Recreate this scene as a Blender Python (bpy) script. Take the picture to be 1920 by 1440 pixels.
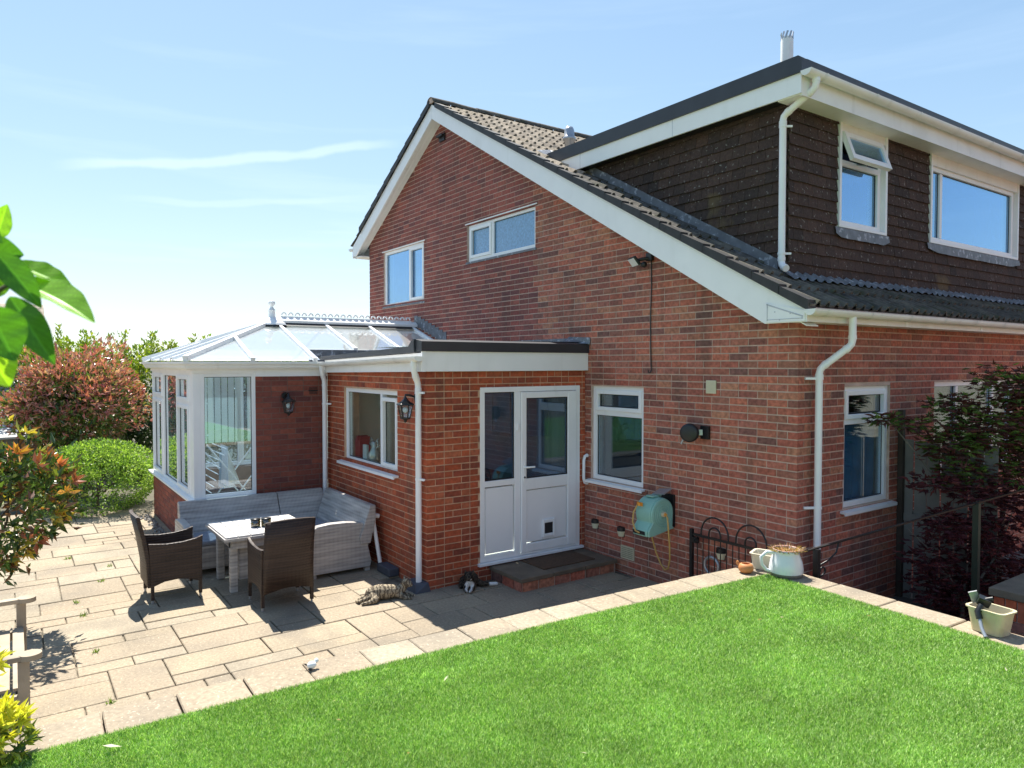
import bpy, bmesh, math, random
import numpy as np
from mathutils import Vector, Matrix, Euler, noise as mnoise
R = math.radians
random.seed(11); rng = np.random.default_rng(11)
for o in list(bpy.data.objects): bpy.data.objects.remove(o)
S = bpy.context.scene; COL = S.collection

# ------------------------------------------------------------------ camera
TH = R(35.0); PIT = math.atan(38/1340)
CAM = Vector((3.95, -6.04, 2.52))
fh = Vector((-math.cos(TH), math.sin(TH), 0)); RT = Vector((math.sin(TH), math.cos(TH), 0))
FW = fh*math.cos(PIT) - Vector((0, 0, 1))*math.sin(PIT); UP = fh*math.sin(PIT) + Vector((0, 0, 1))*math.cos(PIT)
cd = bpy.data.cameras.new('camera'); cam = bpy.data.objects.new('camera', cd); COL.objects.link(cam)
cam.matrix_world = Matrix(((RT.x, UP.x, -FW.x, CAM.x), (RT.y, UP.y, -FW.y, CAM.y), (RT.z, UP.z, -FW.z, CAM.z), (0, 0, 0, 1)))
cd.sensor_width = 36; cd.lens = 36*1340/1920; cd.clip_start = .02; cd.clip_end = 3000
S.camera = cam
cd.dof.use_dof = True; cd.dof.focus_distance = 8.5; cd.dof.aperture_fstop = 8.0
# ------------------------------------------------------------------ sky, sun, exposure
SUN = Vector((-.55, .09, 1.0)).normalized()          # towards the sun
EL = math.asin(SUN.z); AZ = math.atan2(SUN.x, SUN.y)
w = bpy.data.worlds.new('World'); S.world = w; w.use_nodes = True
nt = w.node_tree; nt.nodes.clear()
sky = nt.nodes.new('ShaderNodeTexSky'); sky.sky_type = 'NISHITA'; sky.sun_disc = False
sky.sun_elevation = EL; sky.sun_rotation = AZ; sky.air_density = 1.0; sky.dust_density = .25; sky.ozone_density = 1.0; sky.altitude = 50
bg = nt.nodes.new('ShaderNodeBackground'); bg.inputs[1].default_value = .115
wo = nt.nodes.new('ShaderNodeOutputWorld')
# thin high cirrus drawn over the sky, by direction
tc = nt.nodes.new('ShaderNodeTexCoord'); mp = nt.nodes.new('ShaderNodeMapping')
mp.inputs['Rotation'].default_value = (0, R(4), R(-30)); mp.inputs['Scale'].default_value = (1.2, 1.2, 14)
nz = nt.nodes.new('ShaderNodeTexNoise'); nz.inputs['Scale'].default_value = 1.6; nz.inputs['Detail'].default_value = 5; nz.inputs['Roughness'].default_value = .55
rp = nt.nodes.new('ShaderNodeValToRGB'); rp.color_ramp.elements[0].position = .52; rp.color_ramp.elements[1].position = .80
rp.color_ramp.elements[1].color = (.45, .45, .45, 1)
mx = nt.nodes.new('ShaderNodeMix'); mx.data_type = 'RGBA'
br = nt.nodes.new('ShaderNodeMix'); br.data_type = 'RGBA'; br.blend_type = 'MULTIPLY'; br.inputs[0].default_value = 1; br.inputs[7].default_value = (1.6, 1.42, 1.30, 1)
L = nt.links.new
L(tc.outputs['Generated'], mp.inputs[0]); L(mp.outputs[0], nz.inputs[0]); L(nz.outputs[0], rp.inputs[0])
L(sky.outputs[0], br.inputs[6]); L(rp.outputs[0], mx.inputs[0]); L(sky.outputs[0], mx.inputs[6]); L(br.outputs[2], mx.inputs[7])
va = nt.nodes.new('ShaderNodeVectorMath'); va.operation = 'MULTIPLY_ADD'; va.inputs[1].default_value = (.12, .12, .12); va.inputs[2].default_value = (1, 1, 1)   # even shoulder: c/(1+kc)
vd = nt.nodes.new('ShaderNodeVectorMath'); vd.operation = 'DIVIDE'
def vdir(px, py): return (FW + RT*(px-960)/1340 - UP*(py-720)/1340).normalized()
src = mx.outputs[2]
for (pa_, pb_, wd_, amt_) in (((120, 309), (740, 279), .0085, .75), ((230, 372), (700, 384), .006, .28)):     # contrails: bands about great circles of the sky
    d1, d2 = vdir(*pa_), vdir(*pb_); nn_ = d1.cross(d2).normalized(); md = (d1+d2).normalized(); ca = md.dot(d1)
    def V(op, a, vec):
        q = nt.nodes.new('ShaderNodeVectorMath'); q.operation = op; L(a, q.inputs[0]); q.inputs[1].default_value = vec; return q.outputs['Value']
    def MR(a, f0, f1, t0=0, t1=1):
        q = nt.nodes.new('ShaderNodeMapRange'); q.interpolation_type = 'SMOOTHSTEP'; q.inputs[1].default_value = f0; q.inputs[2].default_value = f1; q.inputs[3].default_value = t0; q.inputs[4].default_value = t1; L(a, q.inputs[0]); return q.outputs[0]
    def MM(op, a, b):
        q = nt.nodes.new('ShaderNodeMath'); q.operation = op; L(a, q.inputs[0])
        if isinstance(b, float): q.inputs[1].default_value = b
        else: L(b, q.inputs[1])
        return q.outputs[0]
    nv = nt.nodes.new('ShaderNodeTexNoise'); nv.inputs['Scale'].default_value = 22; nv.inputs['Detail'].default_value = 6; L(tc.outputs['Generated'], nv.inputs[0])
    nw = nt.nodes.new('ShaderNodeTexNoise'); nw.inputs['Scale'].default_value = 3.5; L(tc.outputs['Generated'], nw.inputs[0])
    off_ = MM('MULTIPLY', MM('SUBTRACT', nw.outputs[0], .5), .05)
    dist = MM('ABSOLUTE', MM('ADD', V('DOT_PRODUCT', tc.outputs['Generated'], nn_), off_), 0.0)
    band = MR(MM('ADD', dist, MM('MULTIPLY', MM('SUBTRACT', nv.outputs[0], .5), wd_*1.2)), wd_, wd_*.25)
    ends = MR(V('DOT_PRODUCT', tc.outputs['Generated'], md), ca-.004, ca+.010)
    fac = MM('MULTIPLY', MM('MULTIPLY', band, ends), amt_)
    cm_ = nt.nodes.new('ShaderNodeMix'); cm_.data_type = 'RGBA'; L(fac, cm_.inputs[0]); L(src, cm_.inputs[6]); L(br.outputs[2], cm_.inputs[7]); src = cm_.outputs[2]
vt = nt.nodes.new('ShaderNodeVectorMath'); vt.operation = 'MULTIPLY'; vt.inputs[1].default_value = (.88, 1.0, 1.10); L(src, vt.inputs[0])
L(vt.outputs[0], va.inputs[0]); L(vt.outputs[0], vd.inputs[0]); L(va.outputs[0], vd.inputs[1]); L(vd.outputs[0], bg.inputs[0]); L(bg.outputs[0], wo.inputs[0])
sd = bpy.data.lights.new('sun', 'SUN'); sd.energy = 4.2; sd.angle = R(.53); sd.color = (1, .95, .86)
so = bpy.data.objects.new('sun', sd); COL.objects.link(so); so.rotation_euler = SUN.to_track_quat('Z', 'Y').to_euler(); so.location = (-20, 5, 30)
S.view_settings.view_transform = 'Standard'; S.view_settings.look = 'None'; S.view_settings.gamma = 1
S.view_settings.use_curve_mapping = False; S.view_settings.exposure = 1.3
S.render.engine = 'CYCLES'; S.cycles.max_bounces = 8; S.cycles.transparent_max_bounces = 16

# ------------------------------------------------------------------ helpers
def proj(p):
    v = Vector(p) - CAM; d = v.dot(FW)
    return (960+1340*v.dot(RT)/d, 720-1340*v.dot(UP)/d, d) if d > .05 else (-9999, -9999, -1)
def visible(p, m=60):
    x, y, d = proj(p); return d > 0 and -m < x < 1920+m and -m < y < 1440+m
def tag(o, label=None, cat=None, group=None, kind=None):
    if label: o['label'] = label
    if cat: o['category'] = cat
    if group: o['group'] = group
    if kind: o['kind'] = kind
    return o
def thing(name, loc, label, cat, group=None, rz=0):
    o = bpy.data.objects.new(name, None); COL.objects.link(o); o.location = loc; o.rotation_euler = (0, 0, rz); o.empty_display_size = .1
    return tag(o, label, cat, group)
def base_of(o): return o.location.copy()      # world-space parts sit at identity, things at their own base
def adopt(o, parent, local=False):
    """world-space child of an unrotated parent (or local-space child)"""
    if parent is not None:
        o.parent = parent
        if not local: o.matrix_parent_inverse = Matrix.Translation(-base_of(parent))
    return o
class MB:
    def __init__(s): s.v = []; s.f = []; s.sm = []
    def add(s, vs, fs, smooth=False):
        b = len(s.v); s.v += [tuple(v) for v in vs]; s.f += [tuple(i+b for i in f) for f in fs]; s.sm += [smooth]*len(fs); return s
    def box(s, x0, x1, y0, y1, z0, z1):
        x0, x1 = min(x0, x1), max(x0, x1); y0, y1 = min(y0, y1), max(y0, y1); z0, z1 = min(z0, z1), max(z0, z1)
        return s.add([(x0, y0, z0), (x1, y0, z0), (x1, y1, z0), (x0, y1, z0), (x0, y0, z1), (x1, y0, z1), (x1, y1, z1), (x0, y1, z1)],
                     [(0, 3, 2, 1), (4, 5, 6, 7), (0, 1, 5, 4), (1, 2, 6, 5), (2, 3, 7, 6), (3, 0, 4, 7)])
    def obox(s, c, size, M):
        hx, hy, hz = (q/2 for q in size); c = Vector(c)
        vs = [c + M @ Vector((a*hx, b*hy, d*hz)) for d in (-1, 1) for a, b in ((-1, -1), (1, -1), (1, 1), (-1, 1))]
        return s.add(vs, [(0, 3, 2, 1), (4, 5, 6, 7), (0, 1, 5, 4), (1, 2, 6, 5), (2, 3, 7, 6), (3, 0, 4, 7)])
    def bar(s, a, b, w, h, up=(0, 0, 1)):
        a = Vector(a); b = Vector(b); d = (b-a); l = d.length; d.normalize(); u = Vector(up)
        r = d.cross(u)
        if r.length < 1e-4: r = d.cross(Vector((1, 0, 0)))
        r.normalize(); u = r.cross(d)
        M = Matrix((d, r, u)).transposed()
        return s.obox((a+b)/2, (l, w, h), M)
    def prism(s, poly, a, b, axis='y'):
        """polygon (2-D) extruded along an axis between a and b"""
        n = len(poly)
        def mk(p, t):
            return {'y': (p[0], t, p[1]), 'x': (t, p[0], p[1]), 'z': (p[0], p[1], t)}[axis]
        vs = [mk(p, a) for p in poly] + [mk(p, b) for p in poly]
        fs = [tuple(range(n))[::-1], tuple(range(n, 2*n))] + [(i, (i+1) % n, n+(i+1) % n, n+i) for i in range(n)]
        return s.add(vs, fs)
    def tube(s, pts, r, n=8, caps=True):
        pts = [Vector(p) for p in pts]; m = len(pts); rs = r if isinstance(r, (list, tuple)) else [r]*m
        vs = []; pu = None
        for i, p in enumerate(pts):
            t = (pts[min(i+1, m-1)] - pts[max(i-1, 0)]).normalized()
            u = pu if pu is not None else (Vector((0, 0, 1)) if abs(t.z) < .9 else Vector((1, 0, 0)))
            u = (u - t*u.dot(t)); u.normalize(); pu = u; v = t.cross(u)
            vs += [p + (u*math.cos(2*math.pi*k/n) + v*math.sin(2*math.pi*k/n))*rs[i] for k in range(n)]
        fs = [(i*n+k, i*n+(k+1) % n, (i+1)*n+(k+1) % n, (i+1)*n+k) for i in range(m-1) for k in range(n)]
        s.add(vs, fs, True)
        if caps: s.add(vs[:n], [tuple(range(n))[::-1]]); s.add(vs[-n:], [tuple(range(n))])
        return s
    def lathe(s, prof, c=(0, 0, 0), n=20, M=None, smooth=True):
        c = Vector(c); vs = []
        for r, z in prof:
            for k in range(n):
                p = Vector((r*math.cos(2*math.pi*k/n), r*math.sin(2*math.pi*k/n), z)); vs.append(c + (M @ p if M else p))
        m = len(prof)
        return s.add(vs, [(i*n+k, i*n+(k+1) % n, (i+1)*n+(k+1) % n, (i+1)*n+k) for i in range(m-1) for k in range(n)], smooth)
    def sphere(s, c, r, n=10, sc=(1, 1, 1)):
        prof = [(max(math.sin(math.pi*i/n), 1e-3), -math.cos(math.pi*i/n)) for i in range(n+1)]
        return s.lathe([(a*r, b*r) for a, b in prof], c, n*2, Matrix.Diagonal(sc))
    def mesh(s, name):
        me = bpy.data.meshes.new(name); me.from_pydata(s.v, [], s.f); me.polygons.foreach_set('use_smooth', s.sm); me.update(); return me
    def build(s, name, mat, parent=None, local=False, bevel=0, fix=False):
        me = s.mesh(name)
        if fix:
            bm = bmesh.new(); bm.from_mesh(me); bmesh.ops.remove_doubles(bm, verts=bm.verts, dist=1e-5); bmesh.ops.recalc_face_normals(bm, faces=bm.faces); bm.to_mesh(me); bm.free()
        o = bpy.data.objects.new(name, me); COL.objects.link(o); me.materials.append(mat)
        if bevel:
            b = o.modifiers.new('b', 'BEVEL'); b.width = bevel; b.segments = 2; b.limit_method = 'ANGLE'; b.angle_limit = R(40)
        return adopt(o, parent, local)
def raw_obj(name, V, F, mat, parent=None, cols=None, smooth=False, local=False):
    """numpy mesh: V (n,3), F (m,k) equal-sized faces, cols (m,3) per face"""
    me = bpy.data.meshes.new(name); k = F.shape[1]; m = len(F)
    me.vertices.add(len(V)); me.vertices.foreach_set('co', np.asarray(V, np.float32).ravel())
    me.loops.add(m*k); me.loops.foreach_set('vertex_index', F.astype(np.int32).ravel())
    me.polygons.add(m); me.polygons.foreach_set('loop_start', np.arange(m, dtype=np.int32)*k)
    me.polygons.foreach_set('use_smooth', np.full(m, smooth))
    if cols is not None:
        at = me.attributes.new('tint', 'FLOAT_COLOR', 'FACE'); c4 = np.ones((m, 4), np.float32); c4[:, :3] = cols; at.data.foreach_set('color', c4.ravel())
    me.update(calc_edges=True); me.validate()
    me.materials.append(mat); o = bpy.data.objects.new(name, me); COL.objects.link(o)
    return adopt(o, parent, local)

# ------------------------------------------------------------------ materials
def mat(name, base=(.5, .5, .5), rough=.6, var=.12, scale=6, spec=.5, metal=0, bump=0, bscale=60, coords='Object', trans=0, detail=4):
    m = bpy.data.materials.new(name); m.use_nodes = True; t = m.node_tree; n = t.nodes; b = n['Principled BSDF']
    b.inputs['Roughness'].default_value = rough; b.inputs['Metallic'].default_value = metal; b.inputs['Specular IOR Level'].default_value = spec
    c = n.new('ShaderNodeTexCoord'); no = n.new('ShaderNodeTexNoise'); no.inputs['Scale'].default_value = scale; no.inputs['Detail'].default_value = detail
    t.links.new(c.outputs[coords], no.inputs[0])
    r = n.new('ShaderNodeValToRGB'); r.color_ramp.elements[0].position = .3; r.color_ramp.elements[1].position = .7
    r.color_ramp.elements[0].color = (*[max(q*(1-var), 0) for q in base], 1); r.color_ramp.elements[1].color = (*[min(q*(1+var), 1) for q in base], 1)
    t.links.new(no.outputs[0], r.inputs[0]); t.links.new(r.outputs[0], b.inputs['Base Color'])
    if bump:
        n2 = n.new('ShaderNodeTexNoise'); n2.inputs['Scale'].default_value = bscale; n2.inputs['Detail'].default_value = 4
        bu = n.new('ShaderNodeBump'); bu.inputs['Strength'].default_value = bump; bu.inputs['Distance'].default_value = .01
        t.links.new(c.outputs[coords], n2.inputs[0]); t.links.new(n2.outputs[0], bu.inputs['Height']); t.links.new(bu.outputs[0], b.inputs['Normal'])
    m['ramp'] = r.name
    return m
def nodes(m): return m.node_tree.nodes, m.node_tree.links.new
def geo_pos(m):
    n, l = nodes(m); g = n.new('ShaderNodeNewGeometry'); return g.outputs['Position']
def specks(m, col, scale, thr, soft=.06, amt=1.0, stretch=None):
    """spots of another colour (lichen, wear) with a shape of their own, in world space"""
    n, l = nodes(m); b = n['Principled BSDF']; src = b.inputs['Base Color'].links[0].from_socket
    no = n.new('ShaderNodeTexNoise'); no.inputs['Scale'].default_value = scale; no.inputs['Detail'].default_value = 3
    if stretch: mp_ = n.new('ShaderNodeMapping'); mp_.inputs['Scale'].default_value = stretch; l(geo_pos(m), mp_.inputs[0]); l(mp_.outputs[0], no.inputs[0])
    else: l(geo_pos(m), no.inputs[0])
    r = n.new('ShaderNodeValToRGB'); r.color_ramp.elements[0].position = thr; r.color_ramp.elements[1].position = thr+soft
    r.color_ramp.elements[1].color = (amt, amt, amt, 1)
    x = n.new('ShaderNodeMix'); x.data_type = 'RGBA'; x.inputs[7].default_value = (*col, 1)
    l(no.outputs[0], r.inputs[0]); l(r.outputs[0], x.inputs[0]); l(src, x.inputs[6]); l(x.outputs[2], b.inputs['Base Color'])
    return m
def piece_mat(name, stops, rough=.85, noise_amt=.35, nscale=25, bump=.35, bscale=90):
    """colour picked per piece (object random + face tint), plus grain"""
    m = bpy.data.materials.new(name); m.use_nodes = True; n, l = nodes(m); b = n['Principled BSDF']; b.inputs['Roughness'].default_value = rough; b.inputs['Specular IOR Level'].default_value = .3
    oi = n.new('ShaderNodeObjectInfo'); at = n.new('ShaderNodeAttribute'); at.attribute_name = 'tint'
    ad = n.new('ShaderNodeMath'); l(oi.outputs['Random'], ad.inputs[0]); l(at.outputs['Fac'], ad.inputs[1])
    fr = n.new('ShaderNodeMath'); fr.operation = 'FRACT'; l(ad.outputs[0], fr.inputs[0])
    r = n.new('ShaderNodeValToRGB'); e = r.color_ramp.elements
    while len(e) < len(stops): e.new(.5)
    for i, c in enumerate(stops): e[i].position = i/(len(stops)-1); e[i].color = (*c, 1)
    l(fr.outputs[0], r.inputs[0])
    p = geo_pos(m); no = n.new('ShaderNodeTexNoise'); no.inputs['Scale'].default_value = nscale; no.inputs['Detail'].default_value = 5; l(p, no.inputs[0])
    mr = n.new('ShaderNodeMapRange'); mr.inputs[1].default_value = .25; mr.inputs[2].default_value = .75; mr.inputs[3].default_value = 1-noise_amt; mr.inputs[4].default_value = 1+noise_amt; l(no.outputs[0], mr.inputs[0])
    no3 = n.new('ShaderNodeTexNoise'); no3.inputs['Scale'].default_value = .9; no3.inputs['Detail'].default_value = 3; l(p, no3.inputs[0])
    mr3 = n.new('ShaderNodeMapRange'); mr3.inputs[1].default_value = .3; mr3.inputs[2].default_value = .7; mr3.inputs[3].default_value = .88; mr3.inputs[4].default_value = 1.12; l(no3.outputs[0], mr3.inputs[0])
    mm = n.new('ShaderNodeMath'); mm.operation = 'MULTIPLY'; l(mr.outputs[0], mm.inputs[0]); l(mr3.outputs[0], mm.inputs[1])
    x = n.new('ShaderNodeMix'); x.data_type = 'RGBA'; x.blend_type = 'MULTIPLY'; x.inputs[0].default_value = 1; l(r.outputs[0], x.inputs[6]); l(mm.outputs[0], x.inputs[7])
    l(x.outputs[2], b.inputs['Base Color'])
    n2 = n.new('ShaderNodeTexNoise'); n2.inputs['Scale'].default_value = bscale; n2.inputs['Detail'].default_value = 4; l(p, n2.inputs[0])
    bu = n.new('ShaderNodeBump'); bu.inputs['Strength'].default_value = bump; bu.inputs['Distance'].default_value = .006; l(n2.outputs[0], bu.inputs['Height']); l(bu.outputs[0], b.inputs['Normal'])
    return m
def leaf_mat(name, trans=.4, rough=.45, spec=.5):
    m = bpy.data.materials.new(name); m.use_nodes = True; n, l = nodes(m); b = n['Principled BSDF']; b.inputs['Roughness'].default_value = rough; b.inputs['Specular IOR Level'].default_value = spec
    at = n.new('ShaderNodeAttribute'); at.attribute_name = 'tint'; l(at.outputs['Color'], b.inputs['Base Color'])
    tr = n.new('ShaderNodeBsdfTranslucent'); hs = n.new('ShaderNodeMix'); hs.data_type = 'RGBA'; hs.blend_type = 'MULTIPLY'; hs.inputs[0].default_value = 1; hs.inputs[7].default_value = (1.3, 1.4, .6, 1)
    l(at.outputs['Color'], hs.inputs[6]); l(hs.outputs[2], tr.inputs[0])
    mx = n.new('ShaderNodeMixShader'); mx.inputs[0].default_value = trans; l(b.outputs[0], mx.inputs[1]); l(tr.outputs[0], mx.inputs[2]); l(mx.outputs[0], n['Material Output'].inputs[0])
    return m
def glass_mat(name, tint=(.9, .96, .95), refl=1.7, minr=.05, rough=.0, tfac=1.0, coat=(1, 1, 1)):
    m = bpy.data.materials.new(name); m.use_nodes = True; n, l = nodes(m); n.remove(n['Principled BSDF'])
    tr = n.new('ShaderNodeBsdfTransparent'); tr.inputs[0].default_value = (*[q*tfac for q in tint], 1); gl = n.new('ShaderNodeBsdfGlossy'); gl.inputs['Roughness'].default_value = rough; gl.inputs[0].default_value = (*coat, 1)
    fr = n.new('ShaderNodeFresnel'); gq = n.new('ShaderNodeNewGeometry'); im = n.new('ShaderNodeMapRange'); im.inputs[3].default_value = 1.52; im.inputs[4].default_value = 1/1.52
    l(gq.outputs['Backfacing'], im.inputs[0]); l(im.outputs[0], fr.inputs[0])      # same reflection on both faces of a thin pane
    ma = n.new('ShaderNodeMath'); ma.operation = 'MULTIPLY_ADD'; ma.use_clamp = True; ma.inputs[1].default_value = refl; ma.inputs[2].default_value = minr; l(fr.outputs[0], ma.inputs[0])
    no = n.new('ShaderNodeTexNoise'); no.inputs['Scale'].default_value = 1.3; l(geo_pos(m), no.inputs[0]); bu = n.new('ShaderNodeBump'); bu.inputs['Strength'].default_value = .02; l(no.outputs[0], bu.inputs['Height']); l(bu.outputs[0], gl.inputs['Normal'])
    mx = n.new('ShaderNodeMixShader'); l(ma.outputs[0], mx.inputs[0]); l(tr.outputs[0], mx.inputs[1]); l(gl.outputs[0], mx.inputs[2]); l(mx.outputs[0], n['Material Output'].inputs[0])
    return m
def glare_white(m, f):  # mixes white into the panes to stand for sun glare through them
    n, l = nodes(m); o = n['Material Output']; src = o.inputs[0].links[0].from_socket
    tr = n.new('ShaderNodeBsdfTranslucent'); tr.inputs[0].default_value = (.92, .96, 1, 1); df = n.new('ShaderNodeBsdfDiffuse'); df.inputs[0].default_value = (.85, .9, .93, 1)
    a = n.new('ShaderNodeMixShader'); l(tr.outputs[0], a.inputs[1]); l(df.outputs[0], a.inputs[2]); x = n.new('ShaderNodeMixShader'); x.inputs[0].default_value = f; l(src, x.inputs[1]); l(a.outputs[0], x.inputs[2]); l(x.outputs[0], o.inputs[0]); return m
def weave_mat(name, c1, c2, scale=70, rough=.55, streak=.25):
    """flat-strip basket weave: strips run along the horizontal, ribs vertical"""
    m = bpy.data.materials.new(name); m.use_nodes = True; n, l = nodes(m); b = n['Principled BSDF']; b.inputs['Roughness'].default_value = rough; b.inputs['Specular IOR Level'].default_value = .35
    tcd = n.new('ShaderNodeTexCoord'); sx = n.new('ShaderNodeSeparateXYZ'); l(tcd.outputs['Object'], sx.inputs[0])
    def M(op, a, b_=None, c=None):
        q = n.new('ShaderNodeMath'); q.operation = op
        for i, v in enumerate((a, b_, c)):
            if v is None: continue
            if isinstance(v, (int, float)): q.inputs[i].default_value = v
            else: l(v, q.inputs[i])
        return q.outputs[0]
    u = M('MULTIPLY', M('ADD', sx.outputs[0], sx.outputs[1]), scale*2.2); v = M('MULTIPLY', sx.outputs[2], scale*3.2)
    h = M('ADD', M('MULTIPLY', M('ABSOLUTE', M('SINE', u)), .45), M('ABSOLUTE', M('SINE', v)))
    no = n.new('ShaderNodeTexNoise'); no.inputs['Scale'].default_value = 1; mpp = n.new('ShaderNodeMapping'); mpp.inputs['Scale'].default_value = (2.5, 2.5, scale*.9); l(tcd.outputs['Object'], mpp.inputs[0]); l(mpp.outputs[0], no.inputs[0])
    f = M('ADD', M('MULTIPLY', h, .13), M('MULTIPLY', no.outputs[0], .8)); f = M('ADD', f, .05)
    r = n.new('ShaderNodeValToRGB'); r.color_ramp.elements[0].position = .3; r.color_ramp.elements[1].position = .75; r.color_ramp.elements[0].color = (*c1, 1); r.color_ramp.elements[1].color = (*c2, 1)
    l(f, r.inputs[0]); l(r.outputs[0], b.inputs['Base Color'])
    bu = n.new('ShaderNodeBump'); bu.inputs['Strength'].default_value = .6; bu.inputs['Distance'].default_value = .004; l(h, bu.inputs['Height']); l(bu.outputs[0], b.inputs['Normal'])
    return m
BR_OLD = piece_mat('old brick', [(0.240, 0.074, 0.061), (0.334, 0.096, 0.075), (0.178, 0.070, 0.067), (0.365, 0.114, 0.084), (0.272, 0.088, 0.070), (0.209, 0.079, 0.067), (0.314, 0.105, 0.084)])
BR_NEW = piece_mat('house brick', [(0.378, 0.117, 0.077), (0.489, 0.157, 0.098), (0.267, 0.105, 0.078), (0.467, 0.204, 0.123), (0.400, 0.120, 0.082), (0.189, 0.092, 0.077), (0.501, 0.173, 0.118), (0.334, 0.136, 0.094), (0.434, 0.124, 0.082)], noise_amt=.45)
BR_EXT = piece_mat('orange red brick', [(0.426, 0.093, 0.039), (0.501, 0.116, 0.050), (0.313, 0.073, 0.041), (0.463, 0.138, 0.067), (0.388, 0.081, 0.034), (0.262, 0.069, 0.041), (0.476, 0.105, 0.045), (0.363, 0.089, 0.042)], noise_amt=.3)
BR_CON = piece_mat('dark red smooth brick', [(0.285, 0.083, 0.054), (0.203, 0.062, 0.048), (0.315, 0.092, 0.060), (0.158, 0.054, 0.048), (0.255, 0.075, 0.053)], noise_amt=.2)
specks(BR_NEW, (.50, .42, .36), 2.6, .62, .12, .14); specks(BR_NEW, (.10, .06, .05), 1.3, .58, .15, .45); specks(BR_OLD, (.07, .04, .036), 1.1, .55, .2, .5)
for q_ in (BR_NEW, BR_OLD, BR_EXT): specks(q_, (.09, .065, .05), 1, .56, .16, .42, (5, 5, .55))
MORT = mat('mortar', (.58, .43, .35), .95, .18, 9, bump=.5, bscale=220, coords='Object')
MORT_E = mat('orange mortar', (.60, .38, .25), .95, .18, 9, bump=.5, bscale=220)
MORT_C = mat('dark mortar', (.20, .12, .095), .95, .2, 9, bump=.4, bscale=220)
PVC = mat('white upvc', (.90, .90, .90), .32, .03, 3); PVC2 = mat('weathered white upvc', (.86, .85, .82), .42, .06, 2.2)
specks(PVC2, (.52, .50, .42), 3.2, .60, .2, .22); specks(PVC, (.66, .66, .62), 2.4, .60, .2, .2)
specks(PVC2, (.45, .44, .36), 1, .58, .2, .22, (9, 9, 1.2)); specks(PVC, (.60, .60, .56), 1, .58, .2, .18, (9, 9, 1.0))
CREAM = mat('cream plastic', (.62, .57, .40), .5, .05, 4)
GLASS = glass_mat('window glass', tint=(.80, .92, 1.0), refl=1.8, minr=.05); GLASS_UP = glass_mat('coated glass', tint=(.70, .82, .95), refl=2.2, minr=.30, coat=(.50, .74, 1.0))
GLASS_RF = glass_mat('roof glass', tint=(.88, .95, .98), refl=2.0, minr=.30); GLASS_RF = glare_white(GLASS_RF, .34); GLASS_D = glass_mat('door glass', tint=(.50, .62, .80), refl=1.9, minr=.05, coat=(.75, .88, 1)); GLASS_K = glass_mat('clear glass', refl=1.0, minr=.0)  # door glass tint carries the darkness of the room behind it
OBSC = mat('obscure glass', (.17, .34, .55), .14, .25, 30, bump=.25, bscale=55, spec=.9)
MEMB = mat('roof membrane', (.035, .038, .046), .45, .15, 5); LEAD = specks(mat('lead flashing', (.15, .16, .18), .5, .25, 9, bump=.3, bscale=20), (.42, .44, .48), 14, .58, .1)
TILE = specks(specks(piece_mat('concrete roof tile', [(0.297, 0.246, 0.187), (0.357, 0.297, 0.221), (0.255, 0.212, 0.167), (0.399, 0.340, 0.264), (0.323, 0.272, 0.212)], noise_amt=.4, nscale=14), (.055, .05, .042), 5, .55, .12, .8), (.40, .38, .30), 30, .66, .05, .8)
TILE_LOW = specks(specks(piece_mat('mossy roof tile', [(0.096, 0.088, 0.080), (0.136, 0.120, 0.096), (0.080, 0.075, 0.069), (0.120, 0.104, 0.083)], noise_amt=.5, nscale=14), (.06, .065, .035), 6, .55, .12, .7), (.22, .21, .18), 34, .68, .05, .7)
HANG = specks(specks(piece_mat('brown hanging tile', [(0.057, 0.037, 0.031), (0.073, 0.045, 0.036), (0.048, 0.034, 0.030), (0.083, 0.050, 0.039), (0.062, 0.041, 0.035)], noise_amt=.35, nscale=40, bump=.5), (.30, .28, .25), 30, .655, .03, .8), (.20, .14, .06), 2.1, .66, .08, .45)
SLAB = piece_mat('buff paving', [(0.318, 0.259, 0.181), (0.349, 0.286, 0.201), (0.292, 0.239, 0.173), (0.333, 0.267, 0.189), (0.303, 0.255, 0.189), (0.356, 0.302, 0.221)], noise_amt=.22, nscale=38, bump=.5, bscale=70, rough=.9)
specks(SLAB, (.21, .18, .14), 1.7, .46, .25, .75); specks(SLAB, (.56, .49, .37), 60, .62, .06, .6)
JOINT = mat('dirt joint', (.17, .145, .105), .95, .5, 12)
CONC = mat('concrete', (.14, .13, .115), .9, .2, 4, bump=.3)
BLACK = mat('black metal', (.012, .012, .013), .38, .2, 8); BLKP = mat('black plastic', (.015, .016, .018), .4, .2, 8)
GREENM = mat('dark green metal', (.006, .022, .015), .35, .2, 8)
WICK = weave_mat('grey rattan', (.24, .225, .215), (.54, .505, .475), 26); WICKB = weave_mat('brown rattan', (.022, .014, .011), (.062, .04, .031), 34, .5)
CUSH = mat('grey seat pad', (.26, .28, .33), .9, .12, 14, bump=.3)
TTOP = mat('pale grey table slat', (.52, .50, .48), .5, .1, 6)
WOODW = mat('weathered timber', (.36, .30, .22), .8, .3, 3, bump=.4, bscale=40); WOODG = mat('grey fence board', (.22, .215, .19), .85, .3, 2.5, bump=.4, bscale=30)
DARKW = mat('dark post timber', (.07, .055, .04), .8, .3, 4)
TERRA = mat('orange clay', (.50, .20, .065), .6, .15, 9); ENAM = specks(mat('white enamel', (.72, .74, .76), .18, .04, 4, spec=.6), (.05, .05, .05), 30, .73, .02)
ENGREY = mat('grey glazed base', (.22, .21, .19), .4, .1, 5); CREAMD = mat('cream crock', (.62, .57, .44), .35, .15, 5)
TUBM = specks(mat('stained cream tub', (.60, .54, .36), .4, .12, 4), (.40, .33, .15), 4, .55, .15, .7)
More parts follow.
